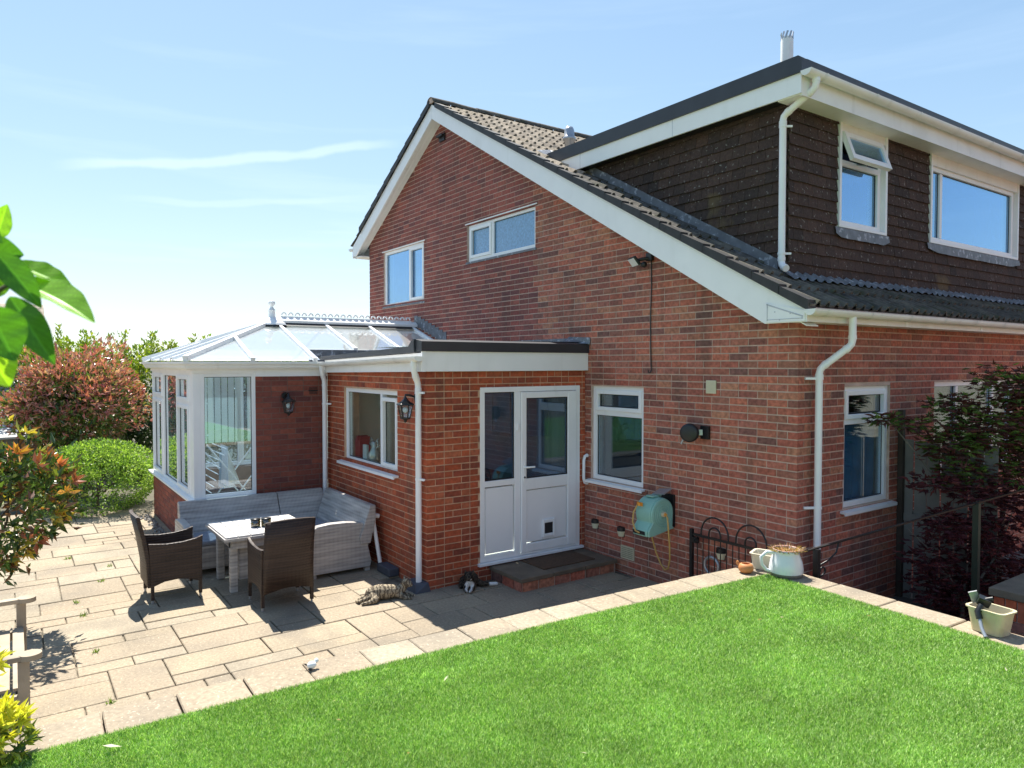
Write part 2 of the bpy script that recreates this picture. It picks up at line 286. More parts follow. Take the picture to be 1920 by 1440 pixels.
HOSEG = mat('sea green plastic', (.27, .52, .43), .38, .06, 4); HOSEY = mat('ochre hose', (.55, .35, .10), .45, .1, 6); ORANGE = mat('orange plastic', (.75, .30, .03), .4, .05, 5)
GREYM = mat('grey metal', (.42, .44, .47), .35, .08, 6, metal=.6); DGREY = mat('charcoal block', (.075, .08, .10), .75, .15, 6, bump=.3)
BULB = mat('frosted bulb', (.85, .84, .80), .3, .03, 5); LENS = mat('lamp lens', (.74, .76, .76), .3, .05, 20)
SOLW = mat('solar light lens', (.72, .68, .48), .3, .05, 9)
SOIL = mat('dry moss and soil', (.30, .155, .06), .95, .5, 60, bump=1, bscale=90)
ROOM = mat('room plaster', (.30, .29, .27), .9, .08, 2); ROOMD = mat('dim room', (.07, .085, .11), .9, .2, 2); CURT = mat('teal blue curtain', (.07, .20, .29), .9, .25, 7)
CREAMW = mat('cream wall', (.66, .62, .50), .85, .05, 2); CUPB = mat('cream cupboard', (.46, .43, .35), .5, .05, 2)
REDB = mat('red book', (.32, .03, .03), .5, .1, 9); SILV = mat('silver ornament', (.62, .60, .54), .25, .1, 9, metal=.5); PICT = mat('dark picture', (.06, .045, .035), .4, .4, 6)
TURF = mat('turf backing', (.10, .25, .035), .9, .3, 30, bump=.6, bscale=200)
EARTH = mat('soil ground', (.10, .09, .06), .95, .3, 1.5); GRAV = piece_mat('gravel', [(.30, .29, .27), (.16, .15, .14), (.40, .37, .33), (.22, .19, .17)])
BARK = mat('bark', (.11, .085, .06), .9, .3, 12, bump=.6); BARKG = mat('grey maple bark', (.16, .15, .12), .8, .3, 10, bump=.4)
LEAF = leaf_mat('leaf', .35); LEAFN = leaf_mat('near leaf', .5, .38, .5); LEAFM = leaf_mat('maple leaf', .25, .6, .3); LEAFP = leaf_mat('glossy leaf', .22, .28, .7)
GRASS = leaf_mat('turf blade', .25, .5, .3)
DOORP = mat('door panel', (.88, .88, .88), .35, .02, 3); MATB = mat('brown doormat', (.10, .055, .03), .95, .3, 40, bump=.8, bscale=150)
# ------------------------------------------------------------------ ground, patio, lawn
tag(MB().add([(-700, -700, -.14), (700, -700, -.14), (700, 700, -.14), (-700, 700, -.14)], [(0, 1, 2, 3)]).build('ground', EARTH), kind='structure')
patio = tag(MB().box(-10.6, .9, -8.2, 3.2, -.13, -.022).build('patio', JOINT), kind='structure')
def slab_mesh(key, a, b, h=.045, c=.006):
    m = MB(); x, y = a/2, b/2
    v = [(-x, -y, -h), (x, -y, -h), (x, y, -h), (-x, y, -h), (-x, -y, -c), (x, -y, -c), (x, y, -c), (-x, y, -c), (-x+c, -y+c, 0), (x-c, -y+c, 0), (x-c, y-c, 0), (-x+c, y-c, 0)]
    f = [(0, 1, 5, 4), (1, 2, 6, 5), (2, 3, 7, 6), (3, 0, 4, 7), (4, 5, 9, 8), (5, 6, 10, 9), (6, 7, 11, 10), (7, 4, 8, 11), (8, 9, 10, 11)]
    me = m.add(v, f).mesh(key); me.materials.append(SLAB); return me
SM = {}
def slab(parent, cx, cy, z, a, b, rz=0, tilt=.004):
    k = (round(a, 2), round(b, 2))
    if k not in SM: SM[k] = slab_mesh('paving_slab', a, b)
    o = bpy.data.objects.new('paving_slab', SM[k]); COL.objects.link(o); o.location = (cx, cy, z)
    o.rotation_euler = (random.gauss(0, tilt), random.gauss(0, tilt), rz + random.gauss(0, .004)); return adopt(o, parent)
U = .205; gx0, gy0 = -10.5, -8.1; NX, NY = 52, 42
SL = []; occ = np.zeros((NX, NY), bool)
shapes = [(2, 2), (2, 3), (3, 2), (2, 4), (4, 2), (3, 3), (1, 2), (2, 1), (3, 4), (2, 3), (3, 2), (2, 4), (1, 3), (2, 2)]
rs = random.Random(5)
for j in range(NY):
    for i in range(NX):
        if occ[i, j]: continue
        x, y = gx0+i*U, gy0+j*U
        cand = shapes[:]; rs.shuffle(cand); cand.append((1, 1))
        for a, b in cand:
            if i+a <= NX and j+b <= NY and not occ[i:i+a, j:j+b].any(): break
        occ[i:i+a, j:j+b] = True
        cx, cy = x+a*U/2, y+b*U/2
        inside = (-9.3 < cx < -6.1 and cy > -4.0) or (-5.95 < cx < -3.1 and cy > -2.2) or cy > .05
        if inside or (cx > -.1) : continue
        if not (visible((cx, cy, 0), 420)): continue
        g = .006 + .009*rs.random()
        SL.append((cx, cy, rs.gauss(0, .0025), a*U-g, b*U-g))
SL.sort(key=lambda q: -q[3]*q[4]/proj((q[0], q[1], 0))[2]**2.5 if visible((q[0], q[1], 0), 0) else 1)
for q in SL[:295]: slab(patio, *q)
m = MB()
for cx, cy, z, a, b in SL[295:]: m.box(cx-a/2, cx+a/2, cy-b/2, cy+b/2, -.03, z)
if SL[295:]: m.build('paving_slabs', SLAB, patio)['kind'] = 'stuff'
tag(MB().box(-.05, 3.0, -.72, 14, -.13, -.02).build('side_path', CONC), kind='structure')
# raised lawn: edge polyline (patio side), corner, then the side facing the house
LE = [(.06, -12.0), (.165, -6.6), (.19, -4.7), (.244, -3.0), (.387, -.985)]
LR = [(.387, -.985), (2.175, -1.072), (8.0, -1.36)]
ZL = .80
poly = LE + LR[1:] + [(8.0, -12.0)]
m = MB(); n_ = len(poly)
m.add([(x, y, ZL-.012) for x, y in poly] + [(x, y, ZL-.1) for x, y in poly], [tuple(range(n_))[::-1]] + [(i, (i+1) % n_, n_+(i+1) % n_, n_+i) for i in range(n_)])
lawn = tag(m.build('lawn', TURF, fix=True), kind='structure')
# retaining wall under the edging
rw = thing('retaining_wall', (.1, -1, 0), 'low retaining wall holding up the raised lawn beside the patio', 'wall')
def off(pl, d):
    out = []
    for i, p in enumerate(pl):
        a = Vector(pl[max(i-1, 0)]); b = Vector(pl[min(i+1, len(pl)-1)]); t = (b-a).normalized(); out.append(Vector(p) + Vector((-t.y, t.x))*d)
    return out
lo = off(LE, .27); ro = off(LR, .26)
corner_o = Vector((.105, -.725))
outer = lo[:-1] + [corner_o] + ro[1:]
inner = [Vector(p) for p in LE] + [Vector(p) for p in LR[1:]]
m = MB()
for i in range(len(outer)-1):
    a, b, c, d = outer[i], outer[i+1], inner[i+1], inner[i]
    s = Vector((.02, -.02))
    vs = [(q.x, q.y, z) for z in (-.13, ZL-.062) for q in (a+s, b+s, c, d)]
    m.add(vs, [(0, 3, 2, 1), (4, 5, 6, 7), (0, 1, 5, 4), (1, 2, 6, 5), (2, 3, 7, 6), (3, 0, 4, 7)])
m.build('wall', CONC, rw, fix=True)
edging = thing('lawn_edging', (.1, -1, ZL-.06), 'row of buff coping slabs edging the raised artificial lawn', 'paving')
def coping(pts, wdt, l0, z, start=0.0, stop=None):
    # walk the polyline and lay slabs on its outer side
    seg = [(Vector(pts[i]), Vector(pts[i+1])) for i in range(len(pts)-1)]
    tot = sum((b-a).length for a, b in seg); s = start; stop = stop or tot
    def at(s):
        for a, b in seg:
            l = (b-a).length
            if s <= l or (a, b) == seg[-1]: return a+(b-a)*(s/l), (b-a).normalized()
            s -= l
    while s < stop-.1:
        l = min(l0*random.uniform(.96, 1.04), stop-s); p, t = at(s+l/2); n = Vector((-t.y, t.x)); c = p+n*(wdt/2-.005)
        if visible((c.x, c.y, z), 600):
            slab(edging, c.x, c.y, z+random.gauss(0, .0015), l-.008, wdt, math.atan2(t.y, t.x))
        s += l
ln = sum((Vector(LE[i+1])-Vector(LE[i])).length for i in range(4))
coping(LE, .275, .335, ZL-.006, ln-.335*30, ln-.02)
coping(LR, .265, .47, ZL-.006, -.0, None)
slab(edging, .24, -.855, ZL-.0075, .285, .255, 0)
# turf blades
def turf(n):
    pts = []
    while sum(len(p) for p in pts) < n:
        d = 2.35 + 5.6*rng.random(200000)**1.25; a = (rng.random(200000)-.5)*R(98)
        x = CAM.x + d*(-np.cos(TH)*np.cos(a) + np.sin(TH)*np.sin(a)); y = CAM.y + d*(np.sin(TH)*np.cos(a) + np.cos(TH)*np.sin(a))
        lx = np.interp(y, [p[1] for p in LE], [p[0] for p in LE]); ly = np.interp(x, [p[0] for p in LR], [p[1] for p in LR])
        ok = (x > lx+.004-.012*rng.random(len(x))) & (y < ly-.004+.012*rng.random(len(x)))
        pts.append(np.stack([x[ok], y[ok], d[ok]], 1))
    P = np.concatenate(pts)[:n]; x, y, d = P.T
    gx = np.linspace(-1, 9, 120); gy = np.linspace(-10, 0, 120); gn = np.array([[mnoise.noise(Vector((a*1.6, b*1.6, 0)))+.9*mnoise.noise(Vector((a*5.3, b*5.3, 4))) for b in gy] for a in gx]); cl = gn[np.clip(((x+1)*11.9).astype(int), 0, 119), np.clip(((y+10)*11.9).astype(int), 0, 119)]
    f2 = np.sin(x*7.1+2*np.sin(y*3.3))*np.sin(y*6.3+1.5*np.sin(x*4.1))
    h = (.015+.010*rng.random(n)); wd = (.0012+.0010*rng.random(n))*(.75+.16*d); ang = rng.random(n)*6.283
    lean = .004+.017*rng.random(n); la = rng.random(n)*6.283+1.2*f2
    dx, dy = np.cos(ang)*wd, np.sin(ang)*wd; z0 = ZL-.014
    V = np.empty((n, 3, 3), np.float32)
    V[:, 0] = np.stack([x-dx, y-dy, np.full(n, z0)], 1); V[:, 1] = np.stack([x+dx, y+dy, np.full(n, z0)], 1)
    V[:, 2] = np.stack([x+np.cos(la)*lean, y+np.sin(la)*lean, z0+h], 1)
    t = rng.random(n)[:, None]; base = np.array([.08, .22, .03])*(1-t) + np.array([.38, .60, .17])*t
    dry = rng.random(n) < .22; base[dry] = np.array([.66, .80, .44])
    base *= np.array([.96, .97, .85]); base *= (1+.17*cl+.22*rng.standard_normal(n))[:, None].clip(.5, 1.5)
    o = raw_obj('turf', V.reshape(-1, 3), np.arange(n*3).reshape(n, 3), GRASS, None, base)
    tag(o, 'short bright green artificial turf covering the raised lawn', 'turf', kind='stuff')
turf(1350000)

# ------------------------------------------------------------------ wall planes
class PL:
    def __init__(s, ax, c): s.ax = ax; s.c = c
    def p(s, u, d, z): return (u, s.c-d, z) if s.ax == 'y' else (s.c+d, u, z)
    def box(s, m, u0, u1, d0, d1, z0, z1):
        a = s.p(u0, d0, z0); b = s.p(u1, d1, z1); return m.box(a[0], b[0], a[1], b[1], a[2], b[2])
def wall(parent, name, P, u0, u1, z0, top, holes, matl, breaks=(), d0=-.0035, d1=-.22):
    tf = top if callable(top) else (lambda u: top)
    us = sorted({u0, u1, *breaks, *[h[0] for h in holes], *[h[1] for h in holes]}); us = [u for u in us if u0 <= u <= u1]
    m = MB()
    for a, b in zip(us, us[1:]):
        c = (a+b)/2; hs = sorted([h for h in holes if h[0] < c < h[1]], key=lambda h: h[2]); z = z0
        for h in hs + [None]:
            if h is None:
                q = [P.p(a, d0, z), P.p(b, d0, z), P.p(b, d0, tf(b)), P.p(a, d0, tf(a)), P.p(a, d1, z), P.p(b, d1, z), P.p(b, d1, tf(b)), P.p(a, d1, tf(a))]
                m.add(q, [(0, 1, 2, 3), (7, 6, 5, 4), (0, 4, 5, 1), (1, 5, 6, 2), (2, 6, 7, 3), (3, 7, 4, 0)])
            else:
                if h[2] > z+.001: P.box(m, a, b, d0, d1, z, h[2])
                z = h[3]
    bm = bmesh.new(); me = m.mesh(name); bm.from_mesh(me); bmesh.ops.remove_doubles(bm, verts=bm.verts, dist=1e-5)
    # drop internal faces shared by neighbouring cells
    seen = {}
    for f in bm.faces: seen.setdefault(tuple(sorted(v.index for v in f.verts)), []).append(f)
    bmesh.ops.delete(bm, geom=[f for l_ in seen.values() if len(l_) > 1 for f in l_], context='FACES_ONLY')
    bmesh.ops.recalc_face_normals(bm, faces=bm.faces); bm.to_mesh(me); bm.free()
    me.materials.append(matl); o = bpy.data.objects.new(name, me); COL.objects.link(o); return adopt(o, parent)
C = .075
def brick_list(P, u0, u1, z0, top, holes, cornA=None, cornB=None, bond='s', mi=lambda u: 0, ph=0):
    """cornA: corner at u1 (this wall shows stretchers on even courses); cornB: corner at u0 (odd courses)"""
    tf = top if callable(top) else (lambda u: top); out = []
    nz = int((max(tf(u0+(u1-u0)*k/40) for k in range(41))-z0)/C)+1
    rr = random.Random(int(abs(u0*100)+abs(P.c)*10))
    for k in range(nz):
        za = z0+k*C; zc = za+C/2; iv = []; e = (k % 2 == 0)
        if cornB is None:
            s = u1 if (e or not cornA) else u1-.1125
            if not cornA and not e: s += .1125
            q = s; j = 0 if e else 1
            while q > u0-.3:
                l_ = .225 if bond == 's' or (j % 2 == 0) else .1125
                if rr.random() < (.035 if bond == 's' else .10): l_ = .1125
                iv.append((q-l_+.01, q, .1025 if (cornA and e and q == u1) else .05)); q -= l_; j += 1
        else:
            s = u0 if not e else u0+.1125; q = s; j = 0 if not e else 1
            while q < u1+.3:
                l_ = .225 if bond == 's' or (j % 2 == 0) else .1125
                if rr.random() < (.035 if bond == 's' else .10): l_ = .1125
                iv.append((q, q+l_-.01, .1025 if (not e and q == u0) else .05)); q += l_; j += 1
        for a, b, dep in iv:
            a2, b2 = max(a, u0), min(b, u1)
            if b2-a2 < .03: continue
            parts = [(a2, b2)]
            for h in holes:
                if h[2] < zc < h[3]:
                    np_ = []
                    for x, y in parts:
                        if y <= h[0] or x >= h[1]: np_.append((x, y)); continue
                        if h[0]-x > .02: np_.append((x, h[0]-.004))
                        if y-h[1] > .02: np_.append((h[1]+.004, y))
                    parts = np_
            for x, y in parts:
                if za+.065 > min(tf(x), tf(y))+.03: continue
                out.append((P, x, y, za+.006, za+.069, dep, rr.gauss(0, .0009), mi((x+y)/2)))
    return out
BM = {}
def brick_geo(P, a, b, z0, z1, dep, j):
    v = [P.p(u, d, z) for u, d, z in ((a, j, z0), (b, j, z0), (b, j, z1), (a, j, z1), (a, -dep, z0), (b, -dep, z0), (b, -dep, z1), (a, -dep, z1))]
    f = [(0, 1, 2, 3), (0, 4, 5, 1), (1, 5, 6, 2), (2, 6, 7, 3), (3, 7, 4, 0)]
    return v, f
def lay_bricks(parent, lst, mats, limit=300, pname='brick', occl=None):
    def size(q):
        P, a, b, z0, z1, dep, j, mi = q; c = P.p((a+b)/2, 0, (z0+z1)/2)
        if not visible(c, 0) or (occl and occl(c)): return 0
        p0 = proj(P.p(a, 0, z0)); p1 = proj(P.p(b, 0, z0)); return abs(p1[0]-p0[0])*abs(proj(P.p(a, 0, z1))[1]-p0[1])
    lst = sorted(lst, key=size, reverse=True); first, rest = lst[:limit], lst[limit:]
    for P, a, b, z0, z1, dep, j, mi in first:
        k = (P.ax, round(b-a, 3), dep, mats[mi].name)
        c = P.p((a+b)/2, j, (z0+z1)/2)
        if k not in BM:
            v, f = brick_geo(PL(P.ax, 0), -(b-a)/2, (b-a)/2, -(z1-z0)/2, (z1-z0)/2, dep, 0)
            me = MB().add(v, f).mesh(pname); me.materials.append(mats[mi])
            bm = bmesh.new(); bm.from_mesh(me)
            if P.ax == 'x': bmesh.ops.recalc_face_normals(bm, faces=bm.faces)
            bm.to_mesh(me); bm.free(); BM[k] = me
        o = bpy.data.objects.new(pname, BM[k]); COL.objects.link(o); o.location = c; adopt(o, parent)
    if rest:
        V = []; F = []; T = []; MI = []
        for q in rest:
            v, f = brick_geo(*q[:7]); b0 = len(V); V += v; F += [[i+b0 for i in g] for g in f]; t = random.random(); T += [[t]*3]*5; MI += [q[7]]*5
        o = raw_obj(pname+'s', np.array(V), np.array(F), mats[0], parent, np.array(T)); o['kind'] = 'stuff'
        for mm in mats[1:]: o.data.materials.append(mm)
        o.data.polygons.foreach_set('material_index', MI)
def window(parent, P, u0, u1, z0, z1, vm=(), hm=(), panes=(), glass=None, fw=.055, rec=.03, sash=(), sill=None, name='window', wm=None, depth=.07, gd=.045):
    """vm: (u, za, zb) mullions; hm: (z, ua, ub) transoms; panes: (ua,ub,za,zb); sash: (ua,ub,za,zb) proud opening frames"""
    wm = wm or PVC; m = MB(); f0, f1 = -rec, -rec-depth
    P.box(m, u0, u0+fw, f0, f1, z0, z1); P.box(m, u1-fw, u1, f0, f1, z0, z1); P.box(m, u0+fw, u1-fw, f0-.001, f1, z1-fw, z1); P.box(m, u0+fw, u1-fw, f0-.001, f1, z0, z0+fw)
    for u, a, b in vm: P.box(m, u-.03, u+.03, f0-.002, f1, a, b)
    for z, a, b in hm: P.box(m, a, b, f0-.003, f1, z-.03, z+.03)
    o = m.build(name, wm, parent, bevel=.004)
    for a, b, c, d in sash:
        s = MB(); t = .048
        P.box(s, a, a+t, f0+.016, f0-.03, c, d); P.box(s, b-t, b, f0+.016, f0-.03, c, d); P.box(s, a+t, b-t, f0+.015, f0-.03, d-t, d); P.box(s, a+t, b-t, f0+.015, f0-.03, c, c+t)
        s.build('sash', wm, o, bevel=.005)
    for a, b, c, d in panes:
        P.box(MB(), a, b, f0-gd+.012, f0-gd, c, d).build('pane', glass or GLASS, o)
        k = MB(); t = .008   # black glazing gasket
        for q in ((a, a+t, c, d), (b-t, b, c, d), (a+t, b-t, c, c+t), (a+t, b-t, d-t, d)): P.box(k, q[0], q[1], f0-gd+.018, f0-gd+.011, q[2], q[3])
        k.build('gasket', BLKP, o)
    if sill:
        a, b, pr, zt = sill; s = MB(); pts = [(-.06, zt), (pr, zt-.018), (pr, zt-.05), (pr-.012, zt-.05), (pr-.015, zt-.035), (-.06, zt-.03)]
        n = len(pts); vs = [P.p(a, d, z) for d, z in pts] + [P.p(b, d, z) for d, z in pts]
        s.add(vs, [tuple(range(n)), tuple(range(n, 2*n))[::-1]] + [(i, n+i, n+(i+1) % n, (i+1) % n) for i in range(n)]).build('sill', wm, o, fix=True)
    return o
def room(parent, P, u0, u1, z0, z1, dep, matl, name='room'):
    m = MB(); a = P.p
    e = -.2
    m.add([a(u0, e, z0), a(u1, e, z0), a(u1, e, z1), a(u0, e, z1), a(u0, -dep, z0), a(u1, -dep, z0), a(u1, -dep, z1), a(u0, -dep, z1)], [(4, 5, 6, 7), (0, 1, 5, 4), (1, 2, 6, 5), (2, 3, 7, 6), (3, 0, 4, 7)])
    return m.build(name, matl, parent)
def gutter(P, u0, z0, u1, z1, d, parent, r=.056, matl=None, stops=True, clips=.8):
    """half-round gutter along a wall plane; d = centre distance from the plane"""
    n = 10; m = MB(); ring = [(math.cos(math.pi+math.pi*k/n), math.sin(math.pi+math.pi*k/n)) for k in range(n+1)]
    vs = []
    for (u, z) in ((u0, z0), (u1, z1)):
        vs += [P.p(u, d+c*r, z+s*r) for c, s in ring] + [P.p(u, d+c*(r-.004), z+s*(r-.004)) for c, s in ring[::-1]]
    k = 2*(n+1); m.add(vs, [(i, (i+1) % k, k+(i+1) % k, k+i) for i in range(k)], False)
    if stops:
        for (u, z) in ((u0, z0), (u1, z1)): m.add([P.p(u, d+c*r, z+s*r) for c, s in ring], [tuple(range(n+1))])
    o = m.build('gutter', matl or PVC2, parent, fix=True)
    if clips:
        nn = max(2, int(abs(u1-u0)/clips)+1)
        for i in range(nn):
            t = (i+.3)/nn; u = u0+(u1-u0)*t; z = z0+(z1-z0)*t; q = MB(); rr = r+.006
            vs = []
            for du in (-.012, .012):
                vs += [P.p(u+du, d+c*rr, z+s*rr) for c, s in ring] + [P.p(u+du, d+c*(r+.001), z+s*(r+.001)) for c, s in ring[::-1]]
            q.add(vs, [(i_, (i_+1) % k, k+(i_+1) % k, k+i_) for i_ in range(k)]).build('gutter_bracket', matl or PVC2, o, fix=True)
    return o
def downpipe(parent, pts, r=.034, clips=(), P=None, matl=None, name='downpipe', clipside=1):
    m = MB(); pts = [Vector(p) for p in pts]
    # rounded bends
    path = [pts[0]]
    for i in range(1, len(pts)-1):
        a, b, c = pts[i-1], pts[i], pts[i+1]; q = .045
        path += [b+(a-b).normalized()*q, b*.5+(b+(a-b).normalized()*q)*.25+(b+(c-b).normalized()*q)*.25, b+(c-b).normalized()*q]
    path.append(pts[-1]); m.tube(path, r, 14)
    for i in range(1, len(pts)-1):   # socket collars
        for e in (pts[i-1], pts[i+1]):
            d = (e-pts[i]).normalized(); m.tube([pts[i]+d*.05, pts[i]+d*.085], r+.004, 14)
    o = m.build(name, matl or PVC, parent)
    for z, dr in clips:
        x, y = pts[-1].x, pts[-1].y; q = MB(); q.tube([(x, y, z-.012), (x, y, z+.012)], r+.005, 14); e = Vector(dr); q.bar(Vector((x, y, z)), Vector((x, y, z))+e, .022, .022); q.build('pipe_clip', matl or PVC, o)
    return o
# ------------------------------------------------------------------ HOUSE
house = thing('house', (-4.9, 4.5, -.1), 'red brick house with white bargeboards, brown tiled dormer and sloping tiled roof', 'house')
G = PL('y', 0.0); FR = PL('x', 0.0)
RS = .5525
def TB(x): return 3.14-RS*x if x > -6.71 else 6.848-.563*(-6.71-x)      # top of bargeboard
gtop = lambda x: TB(x)-.10
W1 = (-9.08, -7.41, 3.64, 4.70); W2 = (-5.93, -4.11, 4.15, 4.745); W3 = (-2.91, -2.0, 1.06, 2.24)
WC = (.80, 1.685, 1.06, 2.29); WD = (2.67, 4.9, 1.30, 2.31)
gh = [W1, W2, W3]; fhs = [WC, WD]
wall(house, 'gable_wall', G, -9.76, -.0035, -.13, gtop, gh, MORT, breaks=(-6.71,))
wall(house, 'front_wall', FR, .2195, 9.5, -.13, 2.99, fhs, MORT)
MB().box(-9.76, -9.52, .22, 9.5, -.13, 4.7).build('rear_wall', MORT, house)
MB().box(-9.52, -.25, 9.3, 9.5, -.13, 4.6).build('party_wall', MORT, house)
bl = brick_list(G, -9.76, 0, -.075, gtop, gh, cornA=True, mi=lambda u: 1 if u < -4.05 else 0)
bl += brick_list(FR, 0, 9.3, -.075, 2.99, fhs, cornB=True)
lay_bricks(house, bl, [BR_NEW, BR_OLD], 300, occl=lambda c: c[2] < .3)
# windows of the gable
window(house, G, *W1, vm=[(-8.02, 3.69, 4.65)], panes=[(-9.03, -8.04, 3.69, 4.65), (-7.955, -7.505, 3.735, 4.605)], sash=[(-8.0, -7.46, 3.69, 4.65)], glass=GLASS_UP, sill=None)
window(house, G, *W2, vm=[(-5.24, 4.20, 4.69)], panes=[(-5.835, -5.31, 4.25, 4.645), (-5.215, -4.165, 4.20, 4.69)], sash=[(-5.88, -5.265, 4.205, 4.69)], glass=OBSC)
for w_ in (W1, W2):
    MB().box(w_[0]-.03, w_[1]+.03, -.016, .0, w_[2]-.035, w_[2]-.003).build('lead_sill', LEAD, house)
    MB().box(w_[0]-.05, w_[1]+.05, -.012, .01, w_[3]+.002, w_[3]+.02).build('lintel_edge', PVC2, house)
window(house, G, *W3, hm=[(1.905, -2.855, -2.055)], panes=[(-2.85, -2.055, 1.115, 1.875), (-2.80, -2.10, 1.985, 2.14)], sash=[(-2.86, -2.05, 1.935, 2.19)], sill=(-2.96, -1.97, .06, 1.06))
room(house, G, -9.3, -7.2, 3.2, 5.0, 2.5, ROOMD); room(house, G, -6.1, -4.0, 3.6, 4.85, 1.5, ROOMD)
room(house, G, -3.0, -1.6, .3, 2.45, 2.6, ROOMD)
cu = MB()      # pleated curtain inside the ground floor gable window
cu.add([(-2.15+.02*k+.0, .27+.02*math.sin(k*1.9), z) for z in (1.08, 2.3) for k in range(9)], [(k, k+1, 10+k, 9+k) for k in range(8)], True); cu.build('curtain', mat('grey curtain', (.38, .37, .33), .9), house)
# front wall windows
window(house, FR, *WC, hm=[(1.93, .855, 1.63)], panes=[(.85, 1.635, 1.115, 1.90), (.90, 1.585, 2.01, 2.195)], sash=[(.85, 1.635, 1.955, 2.245)], sill=(.74, 1.75, .06, 1.05))
window(house, FR, *WD, vm=[(3.3, 1.35, 2.25), (4.3, 1.35, 2.25)], panes=[(2.72, 3.27, 1.35, 2.26), (3.33, 4.27, 1.35, 2.26), (4.33, 4.85, 1.35, 2.26)], sill=(2.61, 4.96, .06, 1.29))
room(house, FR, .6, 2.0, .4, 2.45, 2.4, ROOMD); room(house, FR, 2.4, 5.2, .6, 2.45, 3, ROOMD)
cu = MB(); cu.add([(-.15+.022*math.sin(k*1.7), .86+.038*k, z) for z in (1.08, 1.93) for k in range(21)], [(k, k+1, 22+k, 21+k) for k in range(20)], True); cu.build('curtain', CURT, house)
# roof structure (closed slabs below the tiles)
def slope_slab(xa, xb, za, zb, y0, y1, th, name, matl, parent=house):
    return MB().add([(xa, y0, za), (xb, y0, zb), (xb, y1, zb), (xa, y1, za), (xa, y0, za-th), (xb, y0, zb-th), (xb, y1, zb-th), (xa, y1, za-th)],
                    [(0, 1, 2, 3), (7, 6, 5, 4), (0, 4, 5, 1), (1, 5, 6, 2), (2, 6, 7, 3), (3, 7, 4, 0)]).build(name, matl, parent, fix=True)
RZ = lambda x: TB(x)+.022
slope_slab(.20, -6.71, RZ(.20), RZ(-6.71), -.155, 9.4, .08, 'roof_underlay', BLKP)
slope_slab(-6.71, -10.05, RZ(-6.71), RZ(-10.05), -.155, 9.4, .08, 'roof_underlay', BLKP)
# bargeboards, box ends, soffits
bb = MB(); y0, y1 = -.215, -.19
bb.prism([(.222, TB(.222)), (-6.71, TB(-6.71)), (-6.71, TB(-6.71)-.235), (-.215, 2.897), (.222, 2.897)], y0, y1); bb.build('bargeboard', PVC, house)
bb = MB(); bb.prism([(-6.712, TB(-6.712)), (-10.12, TB(-10.12)), (-10.12, TB(-10.12)-.19), (-9.97, TB(-10.12)-.21), (-6.712, TB(-6.71)-.235)], y0-.002, y1); bb.build('bargeboard', PVC, house)
m = MB(); m.prism([(-.205, 2.905), (.205, 2.905), (.205, 3.0), (-.205, 3.09)], -.224, -.2165); m.build('box_end', PVC, house)
k = MB()
for x, z in ((-.18, 2.93), (.18, 2.93), (-.18, 3.05), (-.05, 2.925), (.06, 2.98), (-.1, 3.0)): k.tube([(x, -.2275, z), (x, -.224, z)], .006, 8)
k.build('fixing', GREYM, house)
m = MB(); m.bar((-.19, -.2255, 3.075), (.19, -.2255, 2.945), .003, .012, (0, 0, 1)); m.bar((-.175, -.2255, 2.93), (.19, -.2255, 2.93), .003, .006); m.bar((-.182, -.2255, 2.92), (-.182, -.2255, 3.08), .003, .006, (1, 0, 0)); m.build('box_end_seam', GREYM, house)
# soffit strips under the verge
for xa, xb in ((.2, -6.71), (-6.712, -10.1)):
    za, zb = TB(xa)-.17, TB(xb)-.19 if xb < -7 else TB(xb)-.22
    if xa < 0: za = TB(xa)-.22
    nb = 3
    for q in range(nb):
        yy = -.19+.19*q/nb
        MB().add([(xa, yy+.002, za), (xb, yy+.002, zb), (xb, yy+.19/nb-.002, zb), (xa, yy+.19/nb-.002, za), (xa, yy+.002, za+.01), (xb, yy+.002, zb+.01), (xb, yy+.19/nb-.002, zb+.01), (xa, yy+.19/nb-.002, za+.01)], [(3, 2, 1, 0), (4, 5, 6, 7), (0, 1, 5, 4), (2, 3, 7, 6), (1, 2, 6, 5), (3, 0, 4, 7)]).build('soffit_board', PVC2, house)
MB().box(-10.12, -9.77, -.188, 9, 4.70, 4.715).build('eaves_soffit', PVC, house); MB().box(-10.135, -10.12, -.21, 9, 4.70, 4.92).build('eaves_fascia', PVC, house)
gutter(PL('x', -10.135), -.25, 4.90, 9, 4.90, -.06, house, clips=0)
# front eaves
MB().box(.195, .215, -.189, 9.4, 2.899, 3.03).build('eaves_fascia', PVC2, house); MB().box(.005, .194, -.188, 9.4, 2.90, 2.912).build('eaves_soffit', PVC2, house)
gutter(FR, -.26, 3.005, 9.4, 3.005, .277, house, clips=.75)
for yy in (1.55, 3.3): MB().box(.2155, .219, yy, yy+.05, 2.899, 3.03).build('fascia_joint', PVC, house)
downpipe(house, [(.275, .44, 3.0), (.275, .44, 2.70), (.075, .225, 2.47), (.075, .225, -.12)], clips=[(2.38, (-.07, -.12, 0)), (1.15, (-.07, -.12, 0))])
